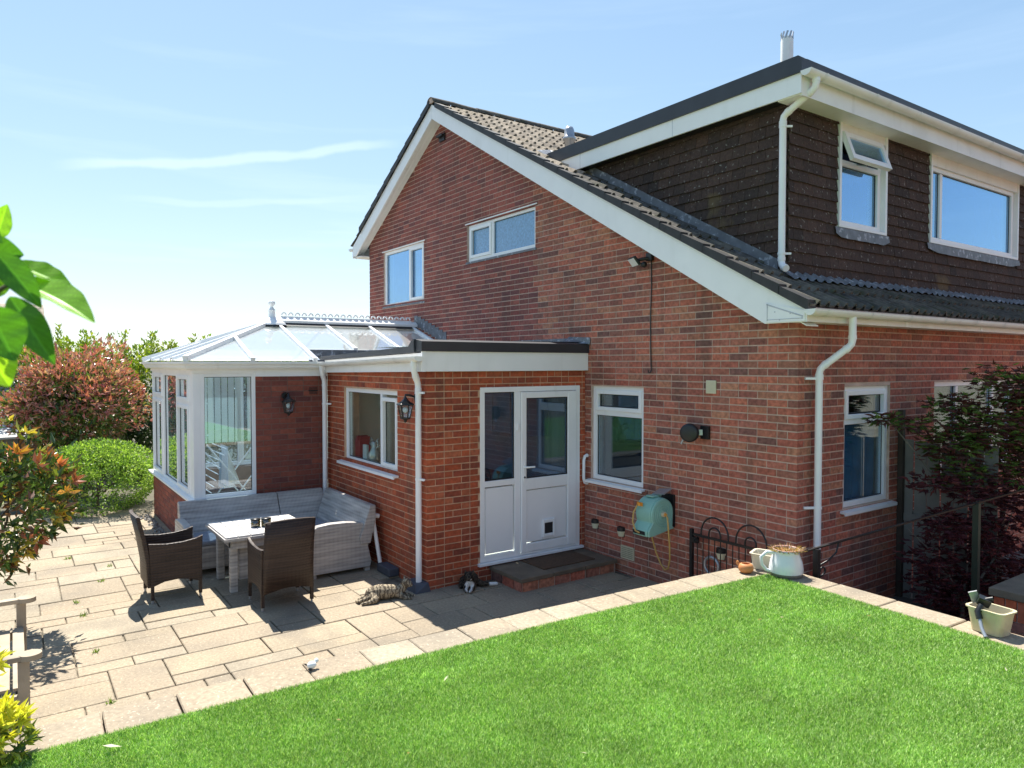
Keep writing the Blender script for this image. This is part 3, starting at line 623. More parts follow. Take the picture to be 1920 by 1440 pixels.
# roof tiles: double-roman profile
CS = 1/math.hypot(1, RS); SN = RS*CS
def tile_mesh(matl, sgn=1, name='roof_tile', ln_=.40):
    wd = .30; prof = []
    for k in range(13):
        t = k/12; a = (t*2) % 1.0
        h = .042*max(0, math.sin(math.pi*min(1, max(0, (a-.5)/.5))))**.8
        prof.append((t*wd, h))
    vs = []
    for s, lift in ((0, .004), (ln_, .034)):
        for y, h in prof: vs.append((s, y, h+lift))
    for y, h in prof: vs.append((ln_, y, h+.034-.020))
    n = len(prof); fs = [(i, n+i, n+i+1, i+1) for i in range(n-1)] + [(n+i, 2*n+i, 2*n+i+1, n+i+1) for i in range(n-1)]
    fs += [(0, 2*n, n), (n-1, 2*n-1, 3*n-1)]
    # s axis runs down the slope
    c, s_ = CS*sgn, SN
    vs = [(s*c + h*s_*sgn, y, -s*s_ + h*CS) for s, y, h in vs]
    me = MB().add(vs, fs, False).mesh(name); me.materials.append(matl); return me
TM, TML, TMB = tile_mesh(TILE), tile_mesh(TILE_LOW), tile_mesh(TILE_LOW, -1)
GA = .338; nrow = int((.255+6.71)/CS/GA)
def put(me, loc, par=house, nm='roof_tile'):
    o = bpy.data.objects.new(nm, me); COL.objects.link(o); o.location = loc; o.rotation_euler = (random.gauss(0, .008), random.gauss(0, .006), random.gauss(0, .006)); return adopt(o, par)
cnt = 0
for r_ in range(nrow+1):
    s = (.255+6.71)/CS - .40 - r_*GA; x = -6.71+s*CS
    if s < -.1: break
    xm = x+.2*CS
    for c_ in range(31):
        y = -.235+c_*.30
        if xm > -.50: keep = y < 9
        elif xm > -3.95: keep = y < .25
        else: keep = y < 4.2
        if keep: put(TML if xm > -3.2 else TM, (x, y, RZ(x)))
for r_ in range(10):
    x = -10.16+.4*CS+r_*GA*CS
    if x < -6.75: put(TMB, (x, -.235, RZ(x)+.005)); put(TMB, (x, .065, RZ(x)+.005))
# dark dry-verge caps along the gable edge
VC = mat('verge cap', (.032, .031, .032), .6, .3, 8)
for r_ in range(nrow+1):
    s = (.255+6.71)/CS - .345 - r_*GA
    if s < -.05: break
    xa, xb = -6.71+s*CS, -6.71+(s+.345)*CS; h0, h1 = .050, .070
    MB().add([(xa, -.252, RZ(xa)-.03), (xb, -.252, RZ(xb)-.03), (xb, -.252, RZ(xb)+h1), (xa, -.252, RZ(xa)+h0), (xa, -.13, RZ(xa)+h0), (xb, -.13, RZ(xb)+h1), (xb, -.13, RZ(xb)-.0), (xa, -.13, RZ(xa))], [(0, 1, 2, 3), (3, 2, 5, 4), (1, 6, 5, 2), (0, 3, 4, 7)]).build('verge_cap', VC, house)
for r_ in range(10):
    xa = -6.75-r_*GA*CS; xb = xa-.345*CS
    MB().add([(xa, -.252, RZ(xa)-.03), (xb, -.252, RZ(xb)-.03), (xb, -.252, RZ(xb)+.09), (xa, -.252, RZ(xa)+.068), (xa, -.13, RZ(xa)+.068), (xb, -.13, RZ(xb)+.09), (xb, -.13, RZ(xb)), (xa, -.13, RZ(xa))], [(0, 1, 2, 3), (3, 2, 5, 4), (1, 6, 5, 2), (0, 3, 4, 7)]).build('verge_cap', VC, house)
# ridge
rid = MB(); nseg = 10; L_ = .44
vs = [(.115*math.cos(math.pi*k/nseg)*1.0, yy, .10*math.sin(math.pi*k/nseg)) for yy in (0, L_) for k in range(nseg+1)] + [(.10*math.cos(math.pi*k/nseg), yy, .085*math.sin(math.pi*k/nseg)) for yy in (0, L_) for k in range(nseg+1)]
n1 = nseg+1; fs = [(k, k+1, n1+k+1, n1+k) for k in range(nseg)] + [(k, 2*n1+k, 2*n1+k+1, k+1) for k in range(nseg)]
rm = rid.add(vs, fs, True).mesh('ridge_tile'); rm.materials.append(TILE_LOW)
for k in range(16): put(rm, (-6.71, -.25+k*.448, RZ(-6.71)-.005), nm='ridge_tile')
m = MB(); m.prism([(-6.71+.10*math.cos(math.pi*k/10), RZ(-6.71)-.005+.085*math.sin(math.pi*k/10)) for k in range(11)], -.24, -.22); m.build('ridge_end', MORT, house)
# louvre vent near the apex
m = MB(); m.box(-6.80, -6.62, -.03, .0, 6.28, 6.40); m.bar((-6.80, -.06, 6.36), (-6.62, -.06, 6.36), .05, .03); m.build('apex_vent', BLKP, house)
# ------------- dormer
DY, DX = .35, -.37; ZF0, ZF1, ZT = 5.10, 5.305, 5.44
CK = PL('y', DY); DF = PL('x', DX)
WA = (1.22, 2.20, 3.985, 5.095); WB = (3.23, 5.84, 4.01, 5.095)
dw = [WA, WB]
wall(house, 'dormer_front', DF, DY+.021, 9.3, 3.28, 5.2, dw, BLKP, d0=-.02, d1=-.2)
MB().prism([(DX-.02, 3.30), (DX-.02, 5.2), (-3.75, 5.2)], DY+.02, DY+.2).build('dormer_cheek', BLKP, house)
HG = .118; hl = []
def htile(P, a, b, z0, z1): hl.append((P, a, b, z0, z1))
row = 0; z = 3.30
while z < 5.14:
    o_ = .0825 if row % 2 else 0
    # cheek: from the corner back
    u = DX + (0 if row % 2 else 0); first = True
    while u > -4.0:
        a = u - (.0825 if (first and row % 2) else .165); first = False
        if z+.155 > RZ((a+u)/2)+.03 and z < 5.09: htile(CK, a+.002, u-.002, z, z+.155)
        u = a
    u = DY; first = True
    while u < 9.2:
        b = u + (.0825 if (first and not row % 2) else .165); first = False; pcs = [(u+.002, b-.002)]
        for h in dw:
            if h[2]-.06 < z+.07 < h[3]+.3:
                q = []
                for x_, y_ in pcs:
                    if y_ <= h[0] or x_ >= h[1]: q.append((x_, y_)); continue
                    if h[0]-x_ > .015: q.append((x_, h[0]-.003))
                    if y_-h[1] > .015: q.append((h[1]+.003, y_))
                pcs = q
        for x_, y_ in pcs: htile(DF, x_, y_, z, z+.155)
        u = b
    row += 1; z += HG
def htile_geo(P, a, b, z0, z1, j=0):
    v = [P.p(u, d, zz) for u, d, zz in ((a, .026+j, z0), (b, .026+j, z0), (b, .003, z1), (a, .003, z1), (a, .012+j, z0), (b, .012+j, z0), (b, -.008, z1), (a, -.008, z1))]
    return v, [(0, 1, 2, 3), (0, 4, 5, 1), (1, 5, 6, 2), (3, 7, 4, 0), (2, 6, 7, 3)]
def hs(q):
    P, a, b, z0, z1 = q; c = P.p((a+b)/2, 0, (z0+z1)/2)
    return abs(proj(P.p(a, 0, z0))[0]-proj(P.p(b, 0, z0))[0])*1/proj(c)[2] if visible(c, 0) else 0
hl.sort(key=hs, reverse=True); HM = {}
for P, a, b, z0, z1 in hl[:300]:
    k = (P.ax, round(b-a, 3), rs.randint(0, 2))
    if k not in HM:
        v, f = htile_geo(PL(P.ax, 0), -(b-a)/2, (b-a)/2, 0, z1-z0, random.uniform(-.002, .004)); me = MB().add(v, f).mesh('hanging_tile'); me.materials.append(HANG)
        bm = bmesh.new(); bm.from_mesh(me)
        if P.ax == 'x': bmesh.ops.recalc_face_normals(bm, faces=bm.faces)
        bm.to_mesh(me); bm.free(); HM[k] = me
    o = bpy.data.objects.new('hanging_tile', HM[k]); COL.objects.link(o); o.location = P.p((a+b)/2, 0, z0+random.gauss(0, .002)); adopt(o, house)
V = []; F = []; T = []
for q in hl[300:]:
    v, f = htile_geo(*q, random.uniform(-.002, .004)); b0 = len(V); V += v; F += [[i+b0 for i in g] for g in f]; T += [[random.random()]*3]*5
if V: raw_obj('hanging_tiles', np.array(V), np.array(F), HANG, house, np.array(T))['kind'] = 'stuff'
# dormer flat roof
MB().box(-4.0, -.13, .19, 9.3, 5.13, 5.42).build('dormer_roof', BLKP, house)
fy, fx = .155, -.105
m = MB(); m.prism([(fx+.002, ZF0), (fx+.002, ZF1), (-3.80, ZF1), (-3.47, ZF0+.0)], fy, fy+.02); m.build('dormer_fascia', PVC, house)
m = MB(); m.box(fx-.02, fx, fy+.022, 9.3, ZF0-.02, ZF1); m.build('dormer_fascia', PVC2, house)
for xx in (-1.72, -3.33): MB().box(xx-.002, xx+.002, fy-.0015, fy, ZF0+.002, ZF1).build('fascia_joint', GREYM, house)
MB().box(fx-.02, -3.5, fy+.02, DY, ZF0+.01, ZF0+.02).build('dormer_soffit', BLKP, house); MB().box(DX, fx-.02, fy+.02, 9.3, ZF0-.008, ZF0+.004).build('dormer_soffit', PVC2, house)
m = MB(); m.prism([(fx+.02, ZF1-.015), (fx+.02, ZT-.02), (fx-.02, ZT+.012), (-4.05, ZT+.012), (-4.05, ZF1+.02), (-3.86, ZF1-.015)], fy-.022, fy+.06); m.build('roof_edge_trim', MEMB, house)
m = MB(); m.box(fx-.06, fx+.0195, fy+.061, 9.3, ZF1+.03, ZT-.015); m.box(-4.0, fx-.06, fy+.061, 9.3, ZT-.05, ZT); m.build('roof_edge_trim', MEMB, house)
gutter(DF, .13, ZF1-.01, 9.3, ZF1-.01, .33, house, clips=1.0)
m = MB(); m.add([(-3.82, fy-.025, 5.30), (-4.12, fy-.12, RZ(-4.12)+.07), (-4.22, .35, RZ(-4.22)+.10), (-3.95, .35, 5.46), (-3.70, fy-.10, RZ(-3.7)+.07)], [(0, 1, 2, 3), (0, 4, 1)]); m.build('lead_apron', LEAD, house)
# stepped lead soakers along the foot of the cheek
x = -.45
while x > -3.7:
    zz = RZ(x); MB().add([(x, DY-.032, zz+.04), (x, DY-.034, zz+.165), (x-.30, DY-.034, RZ(x-.30)+.17), (x-.30, DY-.034, RZ(x-.30)+.04), (x, DY-.14, zz+.055), (x-.30, DY-.14, RZ(x-.3)+.052)], [(0, 1, 2, 3), (4, 0, 3, 5)]).build('lead_soaker', LEAD, house); x -= .285
# lead strip dressed over the tiles below the dormer front
m = MB(); n_ = 190; vs = []
for k in range(n_+1):
    yy = .2+k*9.0/n_; a = ((yy+.235)/.15) % 1.0; h = .032*max(0, math.sin(math.pi*max(0, (a-.5)/.5)))**.8
    vs += [(DX+.03, yy, RZ(DX+.03)+.075+h), (DX+.155+.006*math.sin(yy*9), yy, RZ(DX+.155)+.066+h)]
m.add(vs, [(2*k, 2*k+1, 2*k+3, 2*k+2) for k in range(n_)], False).build('lead_apron', LEAD, house)
# dormer windows
def dwin(W, vm, panes, sash, glass):
    rv = .085 if W[1] < 3 else .10
    o = window(house, DF, W[0]+.042, W[1]-rv, W[2]+.03, W[3]-(.09 if W[1] < 3 else .13), vm=vm, panes=panes, sash=sash, glass=glass, rec=.0, wm=PVC)
    m = MB(); DF.box(m, W[0], W[0]+.04, .04, -.16, W[2], W[3]); DF.box(m, W[1]-.04, W[1], .04, -.16, W[2], W[3]); DF.box(m, W[0]+.04, W[1]-.04, .039, -.16, W[2], W[2]+.03)
    m.build('casing', PVC, o)
    m = MB(); DF.box(m, W[0]+.04, W[1]-.04, .03, -.16, W[3]-(.09 if W[1] < 3 else .13), W[3]); m.build('head_board', PVC2, o)
    m = MB(); DF.box(m, W[1]-rv, W[1]-.04, -.02, -.15, W[2]+.03, W[3]-.13); m.build('reveal_board', PVC, o)
    # lead apron below
    m = MB(); n = 24; vs = []
    for k in range(n+1):
        u = W[0]-.06+(W[1]-W[0]+.12)*k/n; e = min(1, min(k, n-k)/2.5); vs += [DF.p(u, .034, W[2]-.004), DF.p(u, .044+.001*math.sin(k*2.1), W[2]-.075-.04*e-.002*math.sin(k*1.3))]
    m.add(vs, [(2*k, 2*k+2, 2*k+3, 2*k+1) for k in range(n)], True).build('lead_apron', LEAD, o)
    return o
wa = dwin(WA, (), [(1.315, 2.06, 4.07, 4.66)], (), GLASS_UP)
m = MB(); DF.box(m, 1.317, 2.06, -.001, -.07, 4.66, 4.72); m.build('transom', PVC, wa)
# top light open outwards
M_ = Matrix.Rotation(R(-20), 3, 'Y'); hz = 4.985; hx = DX+.006
def osash(parent):
    pv = Vector((hx, 0, hz)); s = MB()
    def bx(y0, y1, zt, zb, d0, d1):
        vs = [pv + M_ @ Vector((d, 0, q)) + Vector((0, y, 0)) for q in (zb, zt) for y, d in ((y0, d0), (y1, d0), (y1, d1), (y0, d1))]
        return vs, [(0, 3, 2, 1), (4, 5, 6, 7), (0, 1, 5, 4), (1, 2, 6, 5), (2, 3, 7, 6), (3, 0, 4, 7)]
    H = .33
    for a in ((1.275, 1.335, 0, -H, .0, .05), (2.0, 2.06, 0, -H, .0, .05), (1.335, 2.0, 0, -.06, .001, .049), (1.335, 2.0, -H+.06, -H, .001, .049)): s.add(*bx(*a))
    o = s.build('open_sash', PVC, parent, fix=True); MB().add(*bx(1.33, 2.005, -.055, -H+.055, .02, .03)).build('pane', GLASS_UP, o, fix=True)
    MB().tube([pv+M_ @ Vector((-.01, 0, -.33))+Vector((0, 1.62, 0)), (DX-.03, 1.62, 4.72)], .008, 6).build('window_stay', GREYM, o)
osash(wa)
wb = dwin(WB, [(3.58, 4.10, 4.9)], [(3.325, 3.555, 4.09, 4.905), (3.61, 5.69, 4.09, 4.905)], (), GLASS_UP)
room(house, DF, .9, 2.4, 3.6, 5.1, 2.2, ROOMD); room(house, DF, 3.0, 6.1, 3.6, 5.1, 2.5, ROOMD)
cu = MB(); cu.add([(DX-.30+.02*math.sin(k*1.8), 5.30+.04*k, z) for z in (4.0, 4.95) for k in range(12)], [(k, k+1, 13+k, 12+k) for k in range(11)], True); cu.build('curtain', mat('slate curtain', (.12, .15, .22), .9), house)
cu = MB(); cu.add([(DX-.30+.02*math.sin(k*1.8), 1.80+.04*k, z) for z in (4.0, 4.95) for k in range(8)], [(k, k+1, 9+k, 8+k) for k in range(7)], True); cu.build('curtain', mat('navy curtain', (.06, .08, .16), .9), house)
downpipe(house, [(-.04, .30, 5.29), (-.04, .30, 5.16), (-.385, .285, 4.98), (-.385, .285, 3.50), (-.30, .24, 3.46)], clips=())
m = MB()
for zz in (4.88, 3.62): m.tube([(-.385, .285, zz-.012), (-.385, .285, zz+.012)], .039, 14); m.bar((-.385, .285, zz), (-.33, .36, zz), .02, .02)
m.build('pipe_clip', PVC, house)
# flue and roof vent
m = MB(); m.lathe([(.068, 5.4), (.068, 6.16), (.066, 6.17), (.066, 6.20), (.05, 6.205), (.0, 6.21)], (-.97, 1.20, 0), 18); m.build('flue', PVC2, house)
m = MB()
for k in range(10): a = k*.628; m.bar((-.97+.064*math.cos(a), 1.20+.064*math.sin(a), 6.18), (-.97+.066*math.cos(a+.4), 1.20+.066*math.sin(a+.4), 6.255), .008, .02)
m.build('flue_guard', GREYM, house)
m = MB(); m.lathe([(.075, 5.7), (.075, 6.02), (.105, 6.03), (.105, 6.07), (.08, 6.08), (.078, 6.18), (.06, 6.23), (.0, 6.25)], (-4.82, 1.2, 0), 16); m.build('roof_vent', GREYM, house)
# wall vents on the gable
m = MB(); m.box(-1.075, -.945, -.014, .0, 2.205, 2.345); m.build('vent_cover', CREAM, house, bevel=.004)
m = MB()
for k in range(6): m.box(-1.06, -.96, -.017, -.0142, 2.222+k*.019, 2.228+k*.019)
m.build('vent_slat', CREAM, house)
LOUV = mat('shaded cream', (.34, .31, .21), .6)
ab = MB(); ab.box(-2.355, -2.135, -.013, 0, .17, .325); ab = ab.build('air_brick', CREAM, house)
for r_ in range(6):
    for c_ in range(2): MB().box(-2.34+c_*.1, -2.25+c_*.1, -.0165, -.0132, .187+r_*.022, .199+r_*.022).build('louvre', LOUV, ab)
# ------------------------------------------------------------------ KITCHEN EXTENSION
ext = thing('kitchen_extension', (-4.5, -1.2, 0), 'flat roofed orange brick extension with white double door and sliding window', 'extension')
EW = PL('y', -2.3); ED = PL('x', -3.03)
wk = (-5.42, -3.765, 1.20, 2.195); dr = (-1.605, -.10, .16, 2.245)
SK = (-5.55, -4.15, -1.75, -.65)      # roof opening with unseen pane, added to let light into the kitchen
def frame4(x0, x1, y0, y1, z0, z1, nm, ml):
    a, b, c, d = SK; m = MB(); m.box(x0, a, y0, y1, z0, z1); m.box(b, x1, y0, y1, z0, z1); m.box(a, b, y0, c, z0, z1); m.box(a, b, d, y1, z0, z1); return m.build(nm, ml, ext)
wall(ext, 'window_wall', EW, -6.05, -3.0335, -.13, 2.45, [wk], MORT_E)
wall(ext, 'door_wall', ED, -2.0805, -.005, -.13, 2.45, [dr], MORT_E)
bl = brick_list(EW, -6.05, -3.03, -.04, 2.46, [wk], cornA=True, bond='f') + brick_list(ED, -2.3, -.005, -.04, 2.46, [dr], cornB=True, bond='f')
lay_bricks(ext, bl, [BR_EXT], 300)
MB().box(-6.03, -5.85, -2.06, -.02, -.1, 2.45).build('inner_wall', CREAMW, ext); MB().box(-5.83, -3.26, -2.06, -.03, -.05, .02).build('kitchen_floor', ROOM, ext); frame4(-5.84, -3.27, -2.06, -.02, 2.40, 2.43, 'kitchen_ceiling', CREAMW)
k = MB(); k.box(-5.84, -3.27, -.10, -.05, .03, 2.38); k.build('kitchen_back_wall', CREAMW, ext)
for x in (-5.0, -4.55, -4.1): MB().box(x, x+.43, -.42, -.11, 1.55, 2.3).build('wall_cupboard', CUPB, ext, bevel=.006)
MB().box(-5.8, -3.6, -.62, -.105, .03, .92).build('worktop_unit', PICT, ext)
# roof
frame4(-6.0, -3.05, -2.3, -.02, 2.462, 2.64, 'roof_deck', BLKP)
MB().box(-2.995, -2.975, -2.385, -.004, 2.435, 2.655).build('fascia', PVC, ext)
MB().box(-2.97, -2.965, -2.39, -2.345, 2.433, 2.66).build('fascia_corner', PVC, ext)
m = MB(); m.prism([(-5.95, 2.395), (-2.996, 2.433), (-2.996, 2.64), (-5.95, 2.57)], -2.375, -2.355); m.build('fascia', PVC, ext)
m = MB(); m.add([(-2.955, -2.40, 2.657), (-2.955, -.003, 2.657), (-2.955, -.003, 2.765), (-2.955, -2.40, 2.765), (-3.10, -2.40, 2.79), (-3.10, -.003, 2.79), (-3.10, -.003, 2.65), (-3.10, -2.40, 2.65)], [(0, 1, 2, 3), (3, 2, 5, 4), (0, 3, 4, 7), (1, 6, 5, 2), (0, 7, 6, 1)]); m.build('roof_trim', MEMB, ext, fix=True)
m = MB(); m.prism([(-6.05, 2.572), (-3.102, 2.645), (-3.102, 2.79), (-3.16, 2.775), (-3.24, 2.71), (-6.05, 2.62)], -2.42, -2.33); m.build('roof_trim', MEMB, ext)
mz = lambda x, y: 2.61+(x+6)*.034+(y+2.34)*(.11-.0236*(x+6))/2.33
a, b, c, d = SK; m = MB(); q4 = lambda x0, x1, y0, y1: m.add([(x0, y0, mz(x0, y0)), (x1, y0, mz(x1, y0)), (x1, y1, mz(x1, y1)), (x0, y1, mz(x0, y1))], [(0, 1, 2, 3)])
q4(-6.0, a, -2.34, -.01); q4(b, -3.2, -2.34, -.01); q4(a, b, -2.34, c); q4(a, b, d, -.01); m.add([(-3.2, -2.34, 2.705), (-3.101, -2.34, 2.785), (-3.101, -.01, 2.80), (-3.2, -.01, 2.76)], [(0, 1, 2, 3)]); m.build('roof_membrane', MEMB, ext)
MB().box(a-.02, b+.02, c-.02, d+.02, 2.745, 2.755).build('added_rooflight', GLASS_K, ext)
m = MB(); n = 26; vs = []
for k in range(n+1):
    x = -6.9+3.97*k/n; vs += [(x, -.012, 2.945-.09*min(1, (x+6.9)/1.5) + .0), (x, -.016-.004*(k % 2), 2.76)]
m.add(vs, [(2*k, 2*k+2, 2*k+3, 2*k+1) for k in range(n)]).build('lead_flashing', LEAD, ext)
m = MB(); m.add([(-2.93, -.006, 2.855), (-2.93, -.006, 2.775), (-2.955, -.14, 2.772), (-3.35, -.14, 2.80), (-3.35, -.006, 2.875)], [(0, 1, 2, 3, 4)]); m.build('lead_flashing', LEAD, ext)
gutter(PL('y', -2.375), -5.93, 2.535, -2.945, 2.60, .062, ext, clips=.9)
downpipe(ext, [(-3.07, -2.437, 2.56), (-3.07, -2.437, 2.44), (-3.115, -2.36, 2.30), (-3.115, -2.36, .07)], clips=[(2.20, (.10, .02, 0)), (1.24, (.10, .02, 0))])
# kitchen window
window(ext, EW, *wk, vm=[(-4.28, 1.255, 2.14)], panes=[(-5.37, -4.305, 1.255, 2.14), (-4.20, -3.865, 1.30, 2.05)], sash=[(-4.255, -3.815, 1.252, 2.105)], sill=(-5.53, -3.735, .07, 1.20), glass=GLASS_K)
# door set
D = MB(); ED.box(D, -1.605, -1.545, .01, -.06, .20, 2.245); ED.box(D, -.165, -.10, .01, -.06, .20, 2.245); ED.box(D, -1.545, -.165, .009, -.06, 2.185, 2.245)
ED.box(D, -1.115, -1.035, .008, -.06, .20, 2.185); ED.box(D, -1.545, -1.115, .007, -.06, 1.075, 1.145); ED.box(D, -1.545, -1.115, .006, -.06, .20, .27); ED.box(D, -1.035, -.165, .005, -.06, .20, .225)
dset = D.build('door_frame', PVC, ext, bevel=.004)
m = MB(); m.add([ED.p(-1.64, .05, .165), ED.p(-.06, .05, .165), ED.p(-.06, .05, .19), ED.p(-1.64, .05, .19), ED.p(-1.64, -.05, .2), ED.p(-.06, -.05, .2), ED.p(-.06, -.05, .16), ED.p(-1.64, -.05, .16)], [(0, 1, 2, 3), (3, 2, 5, 4), (4, 5, 6, 7), (7, 6, 1, 0), (0, 3, 4, 7), (1, 6, 5, 2)]); m.build('threshold', PVC, dset)
m = MB(); ED.box(m, -1.53, -1.13, -.005, -.05, .285, 1.06); m.build('lower_panel', DOORP, dset, bevel=.01)
ED.box(MB(), -1.545, -1.115, -.028, -.04, 1.145, 2.185).build('pane', GLASS_D, dset)
m = MB()
for q in ((-1.545, -1.533, 1.145, 2.185), (-1.127, -1.115, 1.145, 2.185), (-1.533, -1.127, 1.145, 1.157), (-1.533, -1.127, 2.173, 2.185)): ED.box(m, q[0], q[1], -.012, -.027, q[2], q[3])
m.build('gasket', BLKP, dset)
lf = MB(); a, b, c, d = -1.03, -.17, .232, 2.18
ED.box(lf, a, -.955, .028, -.035, c, d); ED.box(lf, -.31, b, .028, -.035, c, d); ED.box(lf, -.955, -.31, .027, -.035, 2.105, d); ED.box(lf, -.955, -.31, .026, -.035, c, .335); ED.box(lf, -.955, -.31, .025, -.035, .99, 1.13)
leaf = lf.build('door', PVC, ext, bevel=.008)
ED.box(MB(), -.955, -.31, -.005, -.015, 1.13, 2.105).build('pane', GLASS_D, leaf)
m = MB()
for q in ((-.955, -.943, 1.13, 2.105), (-.322, -.31, 1.13, 2.105), (-.943, -.322, 1.13, 1.142), (-.943, -.322, 2.093, 2.105)): ED.box(m, q[0], q[1], .012, -.004, q[2], q[3])
m.build('gasket', BLKP, leaf)
m = MB(); ED.box(m, -.945, -.32, .008, -.02, .345, .98); m.build('lower_panel', DOORP, leaf, bevel=.012)
m = MB(); ED.box(m, -.705, -.68, .035, .009, .38, .60); ED.box(m, -.545, -.52, .035, .009, .38, .60); ED.box(m, -.68, -.545, .034, .009, .555, .60); ED.box(m, -.68, -.545, .034, .009, .38, .42); cf = m.build('cat_flap', PVC, leaf, bevel=.008)
ED.box(MB(), -.68, -.545, .0175, .0095, .42, .555).build('flap', mat('smoked flap', (.02, .02, .025), .15, .1, 3), cf)
m = MB(); ED.box(m, -1.005, -.975, .036, .028, 1.10, 1.34); m.tube([ED.p(-.99, .03, 1.275), ED.p(-.99, .075, 1.275), ED.p(-.87, .08, 1.272)], .011, 8); m.build('door_handle', PVC, leaf)
m = MB(); m.tube([ED.p(-.99, .03, 1.15), ED.p(-.99, .042, 1.15)], .012, 10); m.build('lock', BLACK, leaf)
m = MB(); ED.box(m, -1.09, -1.06, .03, .009, 1.72, 1.80); m.build('key_switch', PVC, dset, bevel=.004)
gr = thing('grab_rail', (-3.03, -.03, 1.0), 'white moulded grab handle on the wall between door and gable window', 'grab rail')
m = MB(); m.tube([(-2.985, -.004, 1.345), (-2.985, -.045, 1.335), (-2.985, -.062, 1.29), (-2.985, -.064, 1.05), (-2.985, -.045, 1.0), (-2.985, -.004, .99)], [.026, .021, .019, .019, .021, .026], 12); m.build('handle', PVC, gr)
# step and mat
st = thing('doorstep', (-2.7, -.8, 0), 'low brick and slab doorstep in front of the white door', 'step')
MB().box(-3.02, -2.40, -1.46, -.06, -.02, .10).build('core', MORT, st)
for yy in np.arange(-1.46, -.12, .23): MB().box(-2.40, -2.388, yy+.005, min(yy+.215, -.06), -.01, .095).build('brick', BR_NEW, st)
for xx in np.arange(-3.0, -2.42, .23): MB().box(xx+.005, min(xx+.215, -2.40), -1.472, -1.46, -.01, .095).build('brick', BR_NEW, st)
GSL = mat('grey step slab', (.15, .115, .08), .9, .25, 5, bump=.5)
for a, b in ((-1.485, -1.03), (-1.02, -.56), (-.55, -.05)): MB().box(-3.022, -2.372, a, b, .1005, .148).build('slab', GSL, st, bevel=.006)
dm = MB().box(-2.96, -2.52, -1.06, -.28, .1485, .160).build('doormat', MATB); tag(dm, 'flat brown doormat lying on the doorstep', 'doormat')
# things seen through the kitchen window
vs_ = thing('vase', (-4.75, -2.18, 1.2), 'pale ornate vase on the kitchen window sill', 'vase')
m = MB(); m.lathe([(.045, 1.2), (.075, 1.27), (.085, 1.33), (.05, 1.40), (.03, 1.44), (.05, 1.50), (.045, 1.50), (.02, 1.44)], (-4.75, -2.15, 0), 16); m.build('body', SILV, vs_)
for s in (-1, 1):
    for q in (1, 2): MB().tube([(-4.75+s*.045, -2.15, 1.41), (-4.75+s*(.06+.05*q), -2.15, 1.46), (-4.75+s*(.05+.04*q), -2.15, 1.54), (-4.75+s*.035, -2.15, 1.50)], .009, 6).build('handle', SILV, vs_)
for k, (x, h) in enumerate(((-5.28, .30), (-5.235, .34), (-5.19, .28), (-5.15, .33))): tag(MB().box(x, x+.04, -2.2, -2.05, 1.2, 1.2+h).build('book', REDB), 'red book standing inside the kitchen window', 'book', 'red books inside the kitchen window')
cd_ = tag(MB().box(-5.02, -4.90, -2.2, -2.17, 1.2, 1.44).build('card', mat('white card', (.7, .7, .68), .6)), 'white greeting card on the kitchen window sill', 'card')
pc = thing('picture', (-4.2, -.10, 1.4), 'dark framed picture hanging inside the kitchen', 'picture')
MB().box(-5.5, -5.05, -.13, -.101, 1.55, 2.1).build('frame', DARKW, pc); MB().box(-5.46, -5.09, -.135, -.1305, 1.59, 2.06).build('print', PICT, pc)

# ------------------------------------------------------------------ CONSERVATORY
con = thing('conservatory', (-7.7, -2.1, 0), 'white framed conservatory with glass hipped roof, finial and brick dwarf walls', 'conservatory')
CF = PL('y', -4.11); CSD = PL('x', -6.05); xl = -9.33; ZS = .71
wall(con, 'dwarf_wall', CF, xl, -6.0535, -.13, ZS-.01, [], MORT_C); wall(con, 'dwarf_wall', CSD, -3.8905, -3.315, -.13, ZS-.01, [], MORT_C); wall(con, 'side_wall', CSD, -3.3148, -2.305, -.13, 2.345, [], MORT_C)
MB().box(xl, xl+.2, -3.88, -.02, -.13, ZS-.01).build('dwarf_wall', MORT_C, con)
bl = brick_list(CF, xl, -6.05, -.04, ZS-.01, [], cornA=True) + brick_list(CSD, -4.11, -2.306, -.04, 2.345, [(-4.3, -3.3175, ZS-.03, 3)], cornB=True)
lay_bricks(con, bl, [BR_CON], 300)
m = MB(); m.box(-6.055, -6.051, -2.58, -2.44, 2.08, 2.19); m = m.build('air_vent', BLKP, con)
for k in range(6): MB().box(-6.0505, -6.045, -2.57, -2.45, 2.088+k*.017, 2.096+k*.017).build('louvre', BLKP, m)
# sill
m = MB(); m.box(xl-.07, -5.99, -4.18, -3.98, ZS, ZS+.03); m.box(-6.18, -5.99, -3.98, -3.315, ZS, ZS+.03); m.box(xl-.07, xl+.1, -3.98, -.02, ZS, ZS+.03); m.build('sill', PVC, con, bevel=.004)
z0, z1 = ZS+.03, 2.395
